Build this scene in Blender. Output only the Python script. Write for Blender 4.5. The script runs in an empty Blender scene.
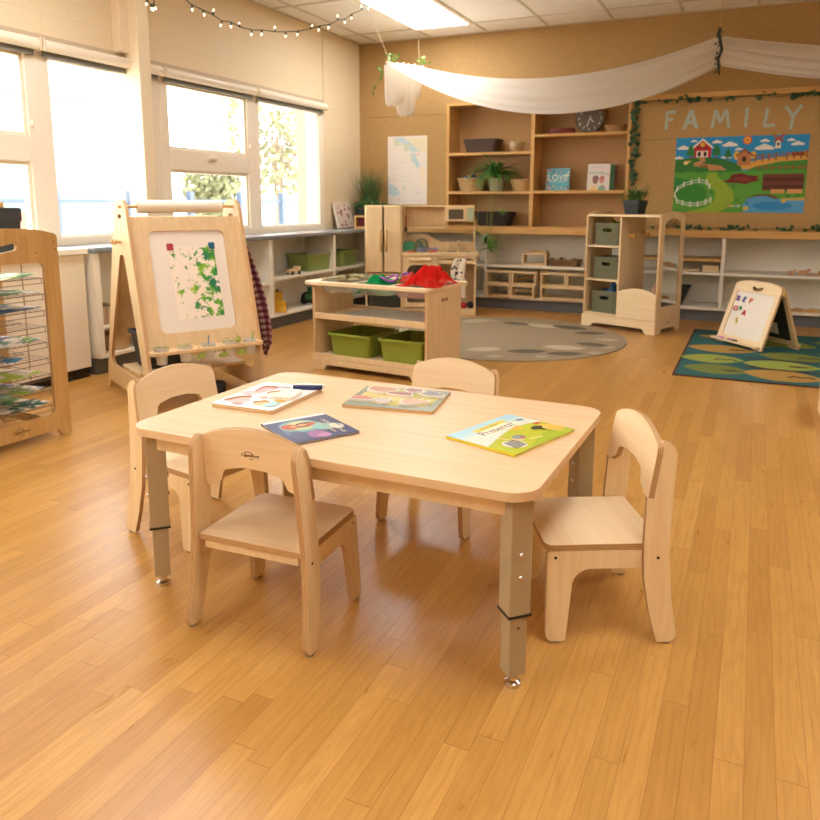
import bpy, bmesh, math, random
from mathutils import Vector, Matrix
from mathutils.geometry import tessellate_polygon
from mathutils import noise as mnoise
R = math.radians
PI = math.pi
random.seed(7)
scene = bpy.context.scene
col = scene.collection

# ------------------------------------------------------------------ helpers
def lin(c):
    out = []
    for v in c[:3]:
        v = v / 255.0
        out.append(v / 12.92 if v <= 0.04045 else ((v + 0.055) / 1.055) ** 2.4)
    return (out[0], out[1], out[2], 1.0)

def frame_m(o, ax, ay):
    """matrix whose local x runs along ax, local y along ay, at o"""
    ax = Vector(ax).normalized(); ay = Vector(ay).normalized()
    az = ax.cross(ay).normalized()
    m = Matrix((ax, ay, az)).transposed().to_4x4()
    m.translation = Vector(o)
    return m
def XZ(y=0, x=0, z=0):      # panel drawn in x,z facing -y
    return frame_m((x, y, z), (1, 0, 0), (0, 0, 1))
def YZ(x=0, y=0, z=0):      # panel drawn in y,z facing +x
    return frame_m((x, y, z), (0, 1, 0), (0, 0, 1))

def rpoly(pts, r=0.01, seg=5):
    """round the corners of a polygon; pts may carry their own radius as a third value"""
    n = len(pts); out = []
    for i in range(n):
        p = Vector(pts[i][:2]); a = Vector(pts[i - 1][:2]); b = Vector(pts[(i + 1) % n][:2])
        rr = pts[i][2] if len(pts[i]) > 2 else r
        u = (a - p); v = (b - p)
        if rr <= 1e-5 or u.length < 1e-6 or v.length < 1e-6:
            out.append((p.x, p.y)); continue
        ang = u.angle(v, PI)
        if ang > PI - 0.05:
            out.append((p.x, p.y)); continue
        d = min(rr / math.tan(ang / 2), u.length * .49, v.length * .49)
        r2 = d * math.tan(ang / 2)
        c = p + (u.normalized() + v.normalized()).normalized() * (r2 / math.sin(ang / 2))
        s = p + u.normalized() * d; e = p + v.normalized() * d
        a0 = math.atan2(s.y - c.y, s.x - c.x); a1 = math.atan2(e.y - c.y, e.x - c.x)
        da = (a1 - a0 + PI) % (2 * PI) - PI
        for k in range(seg + 1):
            t = a0 + da * k / seg
            out.append((c.x + r2 * math.cos(t), c.y + r2 * math.sin(t)))
    return out
def rrect(x0, x1, y0, y1, r=0.01, seg=5):
    return rpoly([(x0, y0), (x1, y0), (x1, y1), (x0, y1)], r, seg)
def ell(cx, cy, rx, ry, n=24, ang=0.0):
    return [(cx + rx * math.cos(t) * math.cos(ang) - ry * math.sin(t) * math.sin(ang),
             cy + rx * math.cos(t) * math.sin(ang) + ry * math.sin(t) * math.cos(ang))
            for t in [2 * PI * k / n for k in range(n)]]
def lens(cx, cy, L, W, ang=0.0, n=10):
    p = []
    for k in range(n): p.append((-L / 2 + L * k / n, -W / 2 * math.sin(PI * k / n) ** .75))
    for k in range(n): p.append((L / 2 - L * k / n, W / 2 * math.sin(PI * k / n) ** .75))
    ca, sa = math.cos(ang), math.sin(ang)
    return [(cx + x * ca - y * sa, cy + x * sa + y * ca) for x, y in p]

class MB:
    def __init__(s):
        s.b = bmesh.new(); s.uv = s.b.loops.layers.uv.new('ply'); s.cl = s.b.loops.layers.float_color.new('Col')
    def _f(s, vs, mi=0, c=None):
        try: f = s.b.faces.new(vs)
        except ValueError: return None
        f.material_index = mi
        if c is not None:
            for l in f.loops: l[s.cl] = c
        return f
    def box(s, x0, x1, y0, y1, z0, z1, m=None, mi=0, c=None):
        m = m or Matrix()
        v = [s.b.verts.new(m @ Vector(p)) for p in ((x0, y0, z0), (x1, y0, z0), (x1, y1, z0), (x0, y1, z0), (x0, y0, z1), (x1, y0, z1), (x1, y1, z1), (x0, y1, z1))]
        for q in ((3, 2, 1, 0), (4, 5, 6, 7), (0, 1, 5, 4), (1, 2, 6, 5), (2, 3, 7, 6), (3, 0, 4, 7)):
            s._f([v[i] for i in q], mi, c)
        return s
    def prism(s, outer, t0, t1, m=None, holes=(), mi=0, mi_edge=None, c=None):
        """polygon (with holes) drawn in local xy, thickness t0..t1 along local z"""
        m = m or Matrix()
        if mi_edge is None: mi_edge = mi
        loops = [outer] + list(holes)
        tri = tessellate_polygon([[Vector((p[0], p[1], 0)) for p in lp] for lp in loops])
        flat = [p for lp in loops for p in lp]
        lo = [s.b.verts.new(m @ Vector((p[0], p[1], t0))) for p in flat]
        hi = [s.b.verts.new(m @ Vector((p[0], p[1], t1))) for p in flat]
        for t in tri:
            a, b_, c_ = [flat[i] for i in t]
            ar = (b_[0] - a[0]) * (c_[1] - a[1]) - (c_[0] - a[0]) * (b_[1] - a[1])
            if abs(ar) < 1e-12: continue
            t = t if ar > 0 else (t[0], t[2], t[1])
            s._f([hi[i] for i in t], mi, c); s._f([lo[i] for i in reversed(t)], mi, c)
        k = 0
        for li, lp in enumerate(loops):
            n = len(lp)
            area = sum(lp[i][0] * lp[(i + 1) % n][1] - lp[(i + 1) % n][0] * lp[i][1] for i in range(n))
            ccw = (area > 0) == (li == 0)
            for i in range(n):
                a, b_ = k + i, k + (i + 1) % n
                vs = [lo[a], lo[b_], hi[b_], hi[a]]; us = [(i, 0), (i + 1, 0), (i + 1, t1 - t0), (i, t1 - t0)]
                if not ccw: vs = vs[::-1]; us = us[::-1]
                f = s._f(vs, mi_edge, c)
                if f:
                    for l, u in zip(f.loops, us): l[s.uv].uv = u
            k += n
        return s
    def tube(s, pts, r, n=8, mi=0, c=None, closed=False, caps=True):
        pts = [Vector(p) for p in pts]; rings = []
        N = len(pts); prev = None
        for i, p in enumerate(pts):
            a = pts[(i - 1) % N] if (i > 0 or closed) else p
            b_ = pts[(i + 1) % N] if (i < N - 1 or closed) else p
            d = (b_ - a).normalized() if (b_ - a).length > 1e-9 else Vector((0, 0, 1))
            if prev is None:
                x = d.cross(Vector((0, 0, 1)))
                if x.length < 1e-3: x = d.cross(Vector((1, 0, 0)))
            else:
                x = prev - d * prev.dot(d)
            x.normalize(); prev = x; y = d.cross(x)
            rr = r[i] if isinstance(r, (list, tuple)) else r
            rings.append([s.b.verts.new(p + (x * math.cos(2 * PI * k / n) + y * math.sin(2 * PI * k / n)) * rr) for k in range(n)])
        M_ = N if closed else N - 1
        for i in range(M_):
            A, B = rings[i], rings[(i + 1) % N]
            for k in range(n):
                s._f([A[k], B[k], B[(k + 1) % n], A[(k + 1) % n]][::-1], mi, c)
        if caps and not closed:
            s._f(rings[0], mi, c); s._f(rings[-1][::-1], mi, c)
        return s
    def lathe(s, prof, n=24, m=None, mi=0, c=None, flute=0.0, nf=0):
        """profile of (r, z); closed at r=0"""
        m = m or Matrix(); rings = []
        for r, z in prof:
            if r < 1e-6: rings.append([s.b.verts.new(m @ Vector((0, 0, z)))])
            else:
                ring = []
                for k in range(n):
                    t = 2 * PI * k / n; q = r * (1 + (flute * math.cos(nf * t) if nf else 0))
                    ring.append(s.b.verts.new(m @ Vector((q * math.cos(t), q * math.sin(t), z))))
                rings.append(ring)
        for A, B in zip(rings, rings[1:]):
            for k in range(n):
                if len(A) == 1 and len(B) == 1: continue
                if len(A) == 1: s._f([A[0], B[(k + 1) % n], B[k]][::-1], mi, c)
                elif len(B) == 1: s._f([A[k], A[(k + 1) % n], B[0]], mi, c)
                else: s._f([A[k], A[(k + 1) % n], B[(k + 1) % n], B[k]], mi, c)
        return s
    def cyl(s, r, z0, z1, n=20, m=None, mi=0, c=None):
        return s.lathe([(0, z0), (r, z0), (r, z1), (0, z1)], n, m, mi, c)
    def ball(s, p, r, n=10, mi=0, c=None, sz=1.0):
        m = Matrix.Translation(Vector(p))
        return s.lathe([(r * math.sin(PI * k / 6), -r * sz * math.cos(PI * k / 6)) for k in range(7)], n, m, mi, c)
    def grid(s, fn, nu, nv, mi=0, c=None, uv=None):
        vs = [[s.b.verts.new(Vector(fn(i / nu, j / nv))) for j in range(nv + 1)] for i in range(nu + 1)]
        for i in range(nu):
            for j in range(nv):
                f = s._f([vs[i][j], vs[i + 1][j], vs[i + 1][j + 1], vs[i][j + 1]], mi, c)
                if f and uv:
                    for l, (a, b_) in zip(f.loops, ((i, j), (i + 1, j), (i + 1, j + 1), (i, j + 1))):
                        l[s.uv].uv = (a / nu * uv[0], b_ / nv * uv[1])
        return s
    def poly3(s, pts, mi=0, c=None):
        s._f([s.b.verts.new(Vector(p)) for p in pts], mi, c); return s
    def text(s, body, size, m, depth=0.0006, mi=0, c=None, shear=0.0, align='CENTER', spacing=1.0):
        cu = bpy.data.curves.new('lettering', 'FONT'); cu.body = body; cu.size = size; cu.shear = shear
        cu.align_x = align; cu.align_y = 'CENTER'; cu.extrude = depth; cu.resolution_u = 3; cu.space_character = spacing
        o = bpy.data.objects.new('lettering', cu); col.objects.link(o)
        bpy.context.view_layer.update()
        me = o.evaluated_get(bpy.context.evaluated_depsgraph_get()).to_mesh()
        vs = [s.b.verts.new(m @ v.co) for v in me.vertices]
        for p in me.polygons: s._f([vs[i] for i in p.vertices], mi, c)
        o.to_mesh_clear(); bpy.data.objects.remove(o); bpy.data.curves.remove(cu)
        return s
    def build(s, name, mats, parent=None, bevel=0.0, smooth=None, solid=0.0, seg=2, sub=0, loc=None):
        me = bpy.data.meshes.new(name)
        s.b.normal_update()
        s.b.to_mesh(me); s.b.free()
        for mt in (mats if isinstance(mats, (list, tuple)) else [mats]): me.materials.append(mt)
        o = bpy.data.objects.new(name, me); col.objects.link(o)
        if parent is not None: o.parent = parent
        if loc is not None: o.location = loc
        if smooth:
            for p in me.polygons: p.use_smooth = True
            me.set_sharp_from_angle(angle=R(smooth))
        if solid:
            md = o.modifiers.new('thickness', 'SOLIDIFY'); md.thickness = solid; md.offset = 0
        if sub:
            md = o.modifiers.new('smooth', 'SUBSURF'); md.levels = sub; md.render_levels = sub
        if bevel:
            md = o.modifiers.new('edge', 'BEVEL'); md.width = bevel; md.segments = seg; md.limit_method = 'ANGLE'; md.angle_limit = R(40)
            md.harden_normals = False
        return o

def tag(o, label=None, cat=None, group=None, kind=None):
    if label: o['label'] = label
    if cat: o['category'] = cat
    if group: o['group'] = group
    if kind: o['kind'] = kind
    return o
def thing(name, label, cat, loc=(0, 0, 0), rz=0.0, group=None):
    o = bpy.data.objects.new(name, None); o.empty_display_size = .05; col.objects.link(o)
    o.location = loc; o.rotation_euler = (0, 0, rz)
    return tag(o, label, cat, group)
def struct(o): o['kind'] = 'structure'; return o
def copy_tree(o, parent=None):
    c = o.copy(); col.objects.link(c)
    if parent is not None: c.parent = parent
    for ch in list(o.children): copy_tree(ch, c)
    return c

# ------------------------------------------------------------------ materials
MATS = {}
def base_mat(name):
    m = bpy.data.materials.new(name); m.use_nodes = True
    nt = m.node_tree; b = nt.nodes['Principled BSDF']
    return m, nt, b
def N(nt, t, **kw):
    n = nt.nodes.new(t)
    for k, v in kw.items(): setattr(n, k, v)
    return n
def plain(name, c, rough=.55, metal=0.0, var=0.06, scale=30, bump=0.0, coat=0.0, emit=0.0, spec=.5, sheen=0.0):
    m, nt, b = base_mat(name)
    c = lin(c)
    b.inputs['Roughness'].default_value = rough; b.inputs['Metallic'].default_value = metal
    b.inputs['Specular IOR Level'].default_value = spec
    b.inputs['Coat Weight'].default_value = coat; b.inputs['Sheen Weight'].default_value = sheen
    tc = N(nt, 'ShaderNodeTexCoord'); no = N(nt, 'ShaderNodeTexNoise'); no.inputs['Scale'].default_value = scale; no.inputs['Detail'].default_value = 3
    nt.links.new(tc.outputs['Object'], no.inputs['Vector'])
    mx = N(nt, 'ShaderNodeMix', data_type='RGBA')
    mx.inputs[6].default_value = tuple(x * (1 - var) for x in c[:3]) + (1,); mx.inputs[7].default_value = tuple(min(1, x * (1 + var)) for x in c[:3]) + (1,)
    nt.links.new(no.outputs['Fac'], mx.inputs[0]); nt.links.new(mx.outputs[2], b.inputs['Base Color'])
    if bump:
        bp = N(nt, 'ShaderNodeBump'); bp.inputs['Strength'].default_value = bump; bp.inputs['Distance'].default_value = .002
        nt.links.new(no.outputs['Fac'], bp.inputs['Height']); nt.links.new(bp.outputs['Normal'], b.inputs['Normal'])
    if emit:
        b.inputs['Emission Color'].default_value = c; b.inputs['Emission Strength'].default_value = emit
    return m
def wood(name, c1, c2, stretch=(1.5, 28, 28), rough=.42, coat=.0, amt=1.0):
    m, nt, b = base_mat(name)
    tc = N(nt, 'ShaderNodeTexCoord'); mp = N(nt, 'ShaderNodeMapping'); mp.inputs['Scale'].default_value = stretch
    nt.links.new(tc.outputs['Object'], mp.inputs['Vector'])
    no = N(nt, 'ShaderNodeTexNoise'); no.inputs['Scale'].default_value = 1.6; no.inputs['Detail'].default_value = 5; no.inputs['Distortion'].default_value = .7
    nt.links.new(mp.outputs['Vector'], no.inputs['Vector'])
    cr = N(nt, 'ShaderNodeValToRGB'); cr.color_ramp.elements[0].position = .36; cr.color_ramp.elements[1].position = .66
    cr.color_ramp.elements[0].color = lin(c2); cr.color_ramp.elements[1].color = lin(c1)
    nt.links.new(no.outputs['Fac'], cr.inputs['Fac']); nt.links.new(cr.outputs['Color'], b.inputs['Base Color'])
    b.inputs['Roughness'].default_value = rough; b.inputs['Coat Weight'].default_value = coat; b.inputs['Specular IOR Level'].default_value = .4
    return m
def ply_edge(name, c1, c2):
    m, nt, b = base_mat(name)
    uv = N(nt, 'ShaderNodeUVMap', uv_map='ply'); sx = N(nt, 'ShaderNodeSeparateXYZ'); nt.links.new(uv.outputs['UV'], sx.inputs[0])
    ml = N(nt, 'ShaderNodeMath', operation='MULTIPLY'); ml.inputs[1].default_value = 2 * PI / .0042; nt.links.new(sx.outputs['Y'], ml.inputs[0])
    si = N(nt, 'ShaderNodeMath', operation='SINE'); nt.links.new(ml.outputs[0], si.inputs[0])
    cr = N(nt, 'ShaderNodeValToRGB'); cr.color_ramp.elements[0].position = .2; cr.color_ramp.elements[1].position = .7
    cr.color_ramp.elements[0].color = lin(c2); cr.color_ramp.elements[1].color = lin(c1)
    nt.links.new(si.outputs[0], cr.inputs['Fac']); nt.links.new(cr.outputs['Color'], b.inputs['Base Color'])
    b.inputs['Roughness'].default_value = .55
    return m
def print_mat(name, rough=.35, bump=0.0):
    m, nt, b = base_mat(name)
    a = N(nt, 'ShaderNodeAttribute', attribute_name='Col'); 
    tc = N(nt, 'ShaderNodeTexCoord'); no = N(nt, 'ShaderNodeTexNoise'); no.inputs['Scale'].default_value = 160; no.inputs['Detail'].default_value = 4
    nt.links.new(tc.outputs['Object'], no.inputs['Vector'])
    mx = N(nt, 'ShaderNodeMix', data_type='RGBA', blend_type='MULTIPLY'); mx.inputs[0].default_value = .25
    nt.links.new(a.outputs['Color'], mx.inputs[6]); nt.links.new(no.outputs['Color'], mx.inputs[7])
    mx2 = N(nt, 'ShaderNodeMix', data_type='RGBA'); mx2.inputs[0].default_value = .6
    nt.links.new(mx.outputs[2], mx2.inputs[6]); nt.links.new(a.outputs['Color'], mx2.inputs[7])
    nt.links.new(mx2.outputs[2], b.inputs['Base Color']); b.inputs['Roughness'].default_value = rough
    if bump:
        bp = N(nt, 'ShaderNodeBump'); bp.inputs['Strength'].default_value = bump; bp.inputs['Distance'].default_value = .004
        nt.links.new(no.outputs['Fac'], bp.inputs['Height']); nt.links.new(bp.outputs['Normal'], b.inputs['Normal'])
    return m
def sheer(name, c, trans=.5, see=.0, rough=.8):
    """thin cloth / thin plastic: diffuse + translucent + some straight-through"""
    m, nt, b = base_mat(name); nt.nodes.remove(b)
    out = nt.nodes['Material Output']; c = lin(c)
    d = N(nt, 'ShaderNodeBsdfDiffuse'); d.inputs['Color'].default_value = c
    t = N(nt, 'ShaderNodeBsdfTranslucent'); t.inputs['Color'].default_value = c
    mx = N(nt, 'ShaderNodeMixShader'); mx.inputs[0].default_value = trans
    nt.links.new(d.outputs[0], mx.inputs[1]); nt.links.new(t.outputs[0], mx.inputs[2])
    last = mx
    if see:
        tr = N(nt, 'ShaderNodeBsdfTransparent'); m2 = N(nt, 'ShaderNodeMixShader'); m2.inputs[0].default_value = see
        nt.links.new(last.outputs[0], m2.inputs[1]); nt.links.new(tr.outputs[0], m2.inputs[2]); last = m2
    if rough < .6:
        g = N(nt, 'ShaderNodeBsdfGlossy'); g.inputs['Roughness'].default_value = rough; m3 = N(nt, 'ShaderNodeMixShader'); m3.inputs[0].default_value = .08
        nt.links.new(last.outputs[0], m3.inputs[1]); nt.links.new(g.outputs[0], m3.inputs[2]); last = m3
    nt.links.new(last.outputs[0], out.inputs['Surface'])
    return m
def pane_mat(name):
    m, nt, b = base_mat(name); nt.nodes.remove(b); out = nt.nodes['Material Output']
    tr = N(nt, 'ShaderNodeBsdfTransparent'); tr.inputs['Color'].default_value = (.97, .98, .97, 1)
    g = N(nt, 'ShaderNodeBsdfGlossy'); g.inputs['Roughness'].default_value = .02
    lw = N(nt, 'ShaderNodeLayerWeight'); pw_ = N(nt, 'ShaderNodeMath', operation='POWER'); nt.links.new(lw.outputs['Facing'], pw_.inputs[0]); pw_.inputs[1].default_value = 4
    fr = N(nt, 'ShaderNodeMath', operation='MULTIPLY_ADD'); nt.links.new(pw_.outputs[0], fr.inputs[0]); fr.inputs[1].default_value = .4; fr.inputs[2].default_value = .03
    mx = N(nt, 'ShaderNodeMixShader'); nt.links.new(fr.outputs[0], mx.inputs[0]); nt.links.new(tr.outputs[0], mx.inputs[1]); nt.links.new(g.outputs[0], mx.inputs[2])
    nt.links.new(mx.outputs[0], out.inputs['Surface'])
    return m
def emitter(name, c, s):
    m, nt, b = base_mat(name); nt.nodes.remove(b); e = N(nt, 'ShaderNodeEmission'); e.inputs['Color'].default_value = lin(c); e.inputs['Strength'].default_value = s
    nt.links.new(e.outputs[0], nt.nodes['Material Output'].inputs['Surface']); return m

def floor_mat():
    m, nt, b = base_mat('maple_strip_floor'); L = nt.links.new
    tc = N(nt, 'ShaderNodeTexCoord'); sp = N(nt, 'ShaderNodeSeparateXYZ'); L(tc.outputs['Object'], sp.inputs[0])
    def math_(op, a, b2=None, c=None):
        n = N(nt, 'ShaderNodeMath', operation=op)
        for i, v in enumerate((a, b2, c)):
            if v is None: continue
            if isinstance(v, (int, float)): n.inputs[i].default_value = v
            else: L(v, n.inputs[i])
        return n.outputs[0]
    W = .0555; LEN = .62
    u = math_('DIVIDE', sp.outputs['X'], W); row = math_('FLOOR', u); fu = math_('FRACT', u)
    wn = N(nt, 'ShaderNodeTexWhiteNoise', noise_dimensions='1D'); L(row, wn.inputs['W'])
    off = math_('MULTIPLY', wn.outputs['Value'], 7.3)
    ln = math_('MULTIPLY_ADD', wn.outputs['Value'], .35, LEN)
    v = math_('ADD', math_('DIVIDE', sp.outputs['Y'], ln), off); idx = math_('FLOOR', v); fv = math_('FRACT', v)
    cb = N(nt, 'ShaderNodeCombineXYZ'); L(row, cb.inputs[0]); L(idx, cb.inputs[1])
    w2 = N(nt, 'ShaderNodeTexWhiteNoise', noise_dimensions='3D'); L(cb.outputs[0], w2.inputs['Vector'])
    # grain: stretched noise, shifted per board
    g0 = N(nt, 'ShaderNodeCombineXYZ')
    L(math_('MULTIPLY_ADD', w2.outputs['Value'], 31.0, math_('MULTIPLY', sp.outputs['X'], 22)), g0.inputs[0])
    L(math_('MULTIPLY', sp.outputs['Y'], 3.2), g0.inputs[1]); L(math_('MULTIPLY', w2.outputs['Value'], 17), g0.inputs[2])
    no = N(nt, 'ShaderNodeTexNoise'); no.inputs['Scale'].default_value = 1.5; no.inputs['Detail'].default_value = 6; no.inputs['Distortion'].default_value = 1.6
    L(g0.outputs[0], no.inputs['Vector'])
    wv = N(nt, 'ShaderNodeTexWave'); wv.inputs['Scale'].default_value = .8; wv.inputs['Distortion'].default_value = 9; wv.inputs['Detail'].default_value = 3; wv.inputs['Detail Scale'].default_value = .8
    L(g0.outputs[0], wv.inputs['Vector'])
    cr = N(nt, 'ShaderNodeValToRGB'); e = cr.color_ramp.elements
    e[0].position = 0; e[0].color = lin((189, 136, 67)); e[1].position = 1; e[1].color = lin((207, 156, 84))
    q = e.new(.35); q.color = lin((197, 146, 74)); q = e.new(.7); q.color = lin((203, 151, 78))
    L(w2.outputs['Value'], cr.inputs['Fac'])
    gr = N(nt, 'ShaderNodeValToRGB'); gr.color_ramp.elements[0].position = .3; gr.color_ramp.elements[1].position = .68
    gr.color_ramp.elements[0].color = (.80, .75, .67, 1); gr.color_ramp.elements[1].color = (1, 1, 1, 1); L(no.outputs['Fac'], gr.inputs['Fac'])
    m1 = N(nt, 'ShaderNodeMix', data_type='RGBA', blend_type='MULTIPLY'); m1.inputs[0].default_value = .7
    L(cr.outputs['Color'], m1.inputs[6]); L(gr.outputs['Color'], m1.inputs[7])
    wr = N(nt, 'ShaderNodeValToRGB'); wr.color_ramp.elements[0].position = 0; wr.color_ramp.elements[1].position = .16
    wr.color_ramp.elements[0].color = (.80, .74, .66, 1); wr.color_ramp.elements[1].color = (1, 1, 1, 1); L(wv.outputs['Fac'], wr.inputs['Fac'])
    m2 = N(nt, 'ShaderNodeMix', data_type='RGBA', blend_type='MULTIPLY'); m2.inputs[0].default_value = .4
    L(m1.outputs[2], m2.inputs[6]); L(wr.outputs['Color'], m2.inputs[7])
    su = math_('GREATER_THAN', math_('ABSOLUTE', math_('SUBTRACT', fu, .5)), .486)
    sv = math_('GREATER_THAN', math_('ABSOLUTE', math_('SUBTRACT', fv, .5)), .4985)
    seam = math_('MAXIMUM', su, sv)
    m3 = N(nt, 'ShaderNodeMix', data_type='RGBA', blend_type='MULTIPLY'); L(math_('MULTIPLY', seam, .42), m3.inputs[0])
    L(m2.outputs[2], m3.inputs[6]); m3.inputs[7].default_value = (.35, .22, .12, 1)
    L(m3.outputs[2], b.inputs['Base Color'])
    b.inputs['Roughness'].default_value = .3; b.inputs['Specular IOR Level'].default_value = .42
    rr = math_('MULTIPLY_ADD', no.outputs['Fac'], .12, .24); L(rr, b.inputs['Roughness'])
    bp = N(nt, 'ShaderNodeBump'); bp.inputs['Strength'].default_value = .12; bp.inputs['Distance'].default_value = .001; bp.invert = True
    L(seam, bp.inputs['Height']); L(bp.outputs['Normal'], b.inputs['Normal'])
    return m
def block_wall_mat(name, c):
    m, nt, b = base_mat(name); L = nt.links.new
    tc = N(nt, 'ShaderNodeTexCoord'); sp = N(nt, 'ShaderNodeSeparateXYZ'); cb = N(nt, 'ShaderNodeCombineXYZ'); L(tc.outputs['Object'], sp.inputs[0])
    L(sp.outputs['Y'], cb.inputs[0]); L(sp.outputs['Z'], cb.inputs[1])
    br = N(nt, 'ShaderNodeTexBrick'); br.inputs['Scale'].default_value = 1.0; br.inputs['Brick Width'].default_value = .4; br.inputs['Row Height'].default_value = .2
    br.inputs['Mortar Size'].default_value = .003; br.inputs['Mortar Smooth'].default_value = .6
    c = lin(c); br.inputs['Color1'].default_value = c; br.inputs['Color2'].default_value = c; br.inputs['Mortar'].default_value = tuple(x * .9 for x in c[:3]) + (1,)
    L(cb.outputs[0], br.inputs['Vector']); L(br.outputs['Color'], b.inputs['Base Color']); b.inputs['Roughness'].default_value = .6
    return m
def cork_mat():
    m, nt, b = base_mat('cork_board'); L = nt.links.new
    tc = N(nt, 'ShaderNodeTexCoord'); n1 = N(nt, 'ShaderNodeTexNoise'); n1.inputs['Scale'].default_value = 130; n1.inputs['Detail'].default_value = 4
    n2 = N(nt, 'ShaderNodeTexNoise'); n2.inputs['Scale'].default_value = 2.2; n2.inputs['Detail'].default_value = 3
    L(tc.outputs['Object'], n1.inputs['Vector']); L(tc.outputs['Object'], n2.inputs['Vector'])
    cr = N(nt, 'ShaderNodeValToRGB'); cr.color_ramp.elements[0].position = .34; cr.color_ramp.elements[1].position = .66
    cr.color_ramp.elements[0].color = lin((168, 132, 80)); cr.color_ramp.elements[1].color = lin((188, 151, 97)); L(n1.outputs['Fac'], cr.inputs['Fac'])
    mx = N(nt, 'ShaderNodeMix', data_type='RGBA', blend_type='MULTIPLY'); mx.inputs[0].default_value = .25; L(cr.outputs['Color'], mx.inputs[6]); L(n2.outputs['Color'], mx.inputs[7])
    L(cr.outputs['Color'], b.inputs['Base Color']); b.inputs['Roughness'].default_value = .85
    return m
def tile_mat():
    m, nt, b = base_mat('ceiling_tile'); L = nt.links.new
    tc = N(nt, 'ShaderNodeTexCoord'); n1 = N(nt, 'ShaderNodeTexNoise'); n1.inputs['Scale'].default_value = 90; n1.inputs['Detail'].default_value = 5; L(tc.outputs['Object'], n1.inputs['Vector'])
    cr = N(nt, 'ShaderNodeValToRGB'); cr.color_ramp.elements[0].position = .35; cr.color_ramp.elements[1].position = .5
    cr.color_ramp.elements[0].color = lin((232, 225, 212)); cr.color_ramp.elements[1].color = lin((246, 240, 230)); L(n1.outputs['Fac'], cr.inputs['Fac'])
    L(cr.outputs['Color'], b.inputs['Base Color']); b.inputs['Roughness'].default_value = .9; return m
def paint_splash(name, seed, cols, lo=.5, bias=(0, 0, 0), paper=(236, 222, 204), scale=14, grad=0.0, gax=0):
    """dabs of paint on paper: thresholded noise"""
    m, nt, b = base_mat(name); L = nt.links.new
    tc = N(nt, 'ShaderNodeTexCoord'); mp = N(nt, 'ShaderNodeMapping'); mp.inputs['Location'].default_value = (seed * 3.7, seed * 1.3, seed); L(tc.outputs['Object'], mp.inputs['Vector'])
    n1 = N(nt, 'ShaderNodeTexNoise'); n1.inputs['Scale'].default_value = scale; n1.inputs['Detail'].default_value = 5; n1.inputs['Roughness'].default_value = .65; L(mp.outputs[0], n1.inputs['Vector'])
    n2 = N(nt, 'ShaderNodeTexNoise'); n2.inputs['Scale'].default_value = scale * .45; L(mp.outputs[0], n2.inputs['Vector'])
    cr = N(nt, 'ShaderNodeValToRGB'); e = cr.color_ramp.elements
    e[0].position = .3; e[0].color = lin(cols[0]); e[1].position = .7; e[1].color = lin(cols[-1])
    for k, c in enumerate(cols[1:-1]): e.new(.3 + .4 * (k + 1) / (len(cols) - 1)).color = lin(c)
    L(n2.outputs['Fac'], cr.inputs['Fac'])
    fac = n1.outputs['Fac']
    if grad:
        sp = N(nt, 'ShaderNodeSeparateXYZ'); L(tc.outputs['Object'], sp.inputs[0])
        ad = N(nt, 'ShaderNodeMath', operation='MULTIPLY_ADD'); L(sp.outputs[gax], ad.inputs[0]); ad.inputs[1].default_value = grad; L(fac, ad.inputs[2]); fac = ad.outputs[0]
    st = N(nt, 'ShaderNodeMapRange'); st.inputs[1].default_value = lo; st.inputs[2].default_value = lo + .05; L(fac, st.inputs[0])
    mx = N(nt, 'ShaderNodeMix', data_type='RGBA'); mx.inputs[6].default_value = lin(paper); L(cr.outputs['Color'], mx.inputs[7]); L(st.outputs[0], mx.inputs[0])
    L(mx.outputs[2], b.inputs['Base Color']); b.inputs['Roughness'].default_value = .7; return m
def weave_mat(name, c1, c2, scale=60, rough=.75):
    m, nt, b = base_mat(name); L = nt.links.new
    tc = N(nt, 'ShaderNodeTexCoord'); ck = N(nt, 'ShaderNodeTexWave', bands_direction='Z'); ck.inputs['Scale'].default_value = scale; ck.inputs['Distortion'].default_value = 1.5; ck.inputs['Detail'].default_value = 1
    L(tc.outputs['Object'], ck.inputs['Vector'])
    mx = N(nt, 'ShaderNodeMix', data_type='RGBA'); mx.inputs[6].default_value = lin(c1); mx.inputs[7].default_value = lin(c2); L(ck.outputs['Fac'], mx.inputs[0])
    L(mx.outputs[2], b.inputs['Base Color']); b.inputs['Roughness'].default_value = rough
    bp = N(nt, 'ShaderNodeBump'); bp.inputs['Strength'].default_value = .6; bp.inputs['Distance'].default_value = .004; L(ck.outputs['Fac'], bp.inputs['Height']); L(bp.outputs['Normal'], b.inputs['Normal'])
    return m
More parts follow.
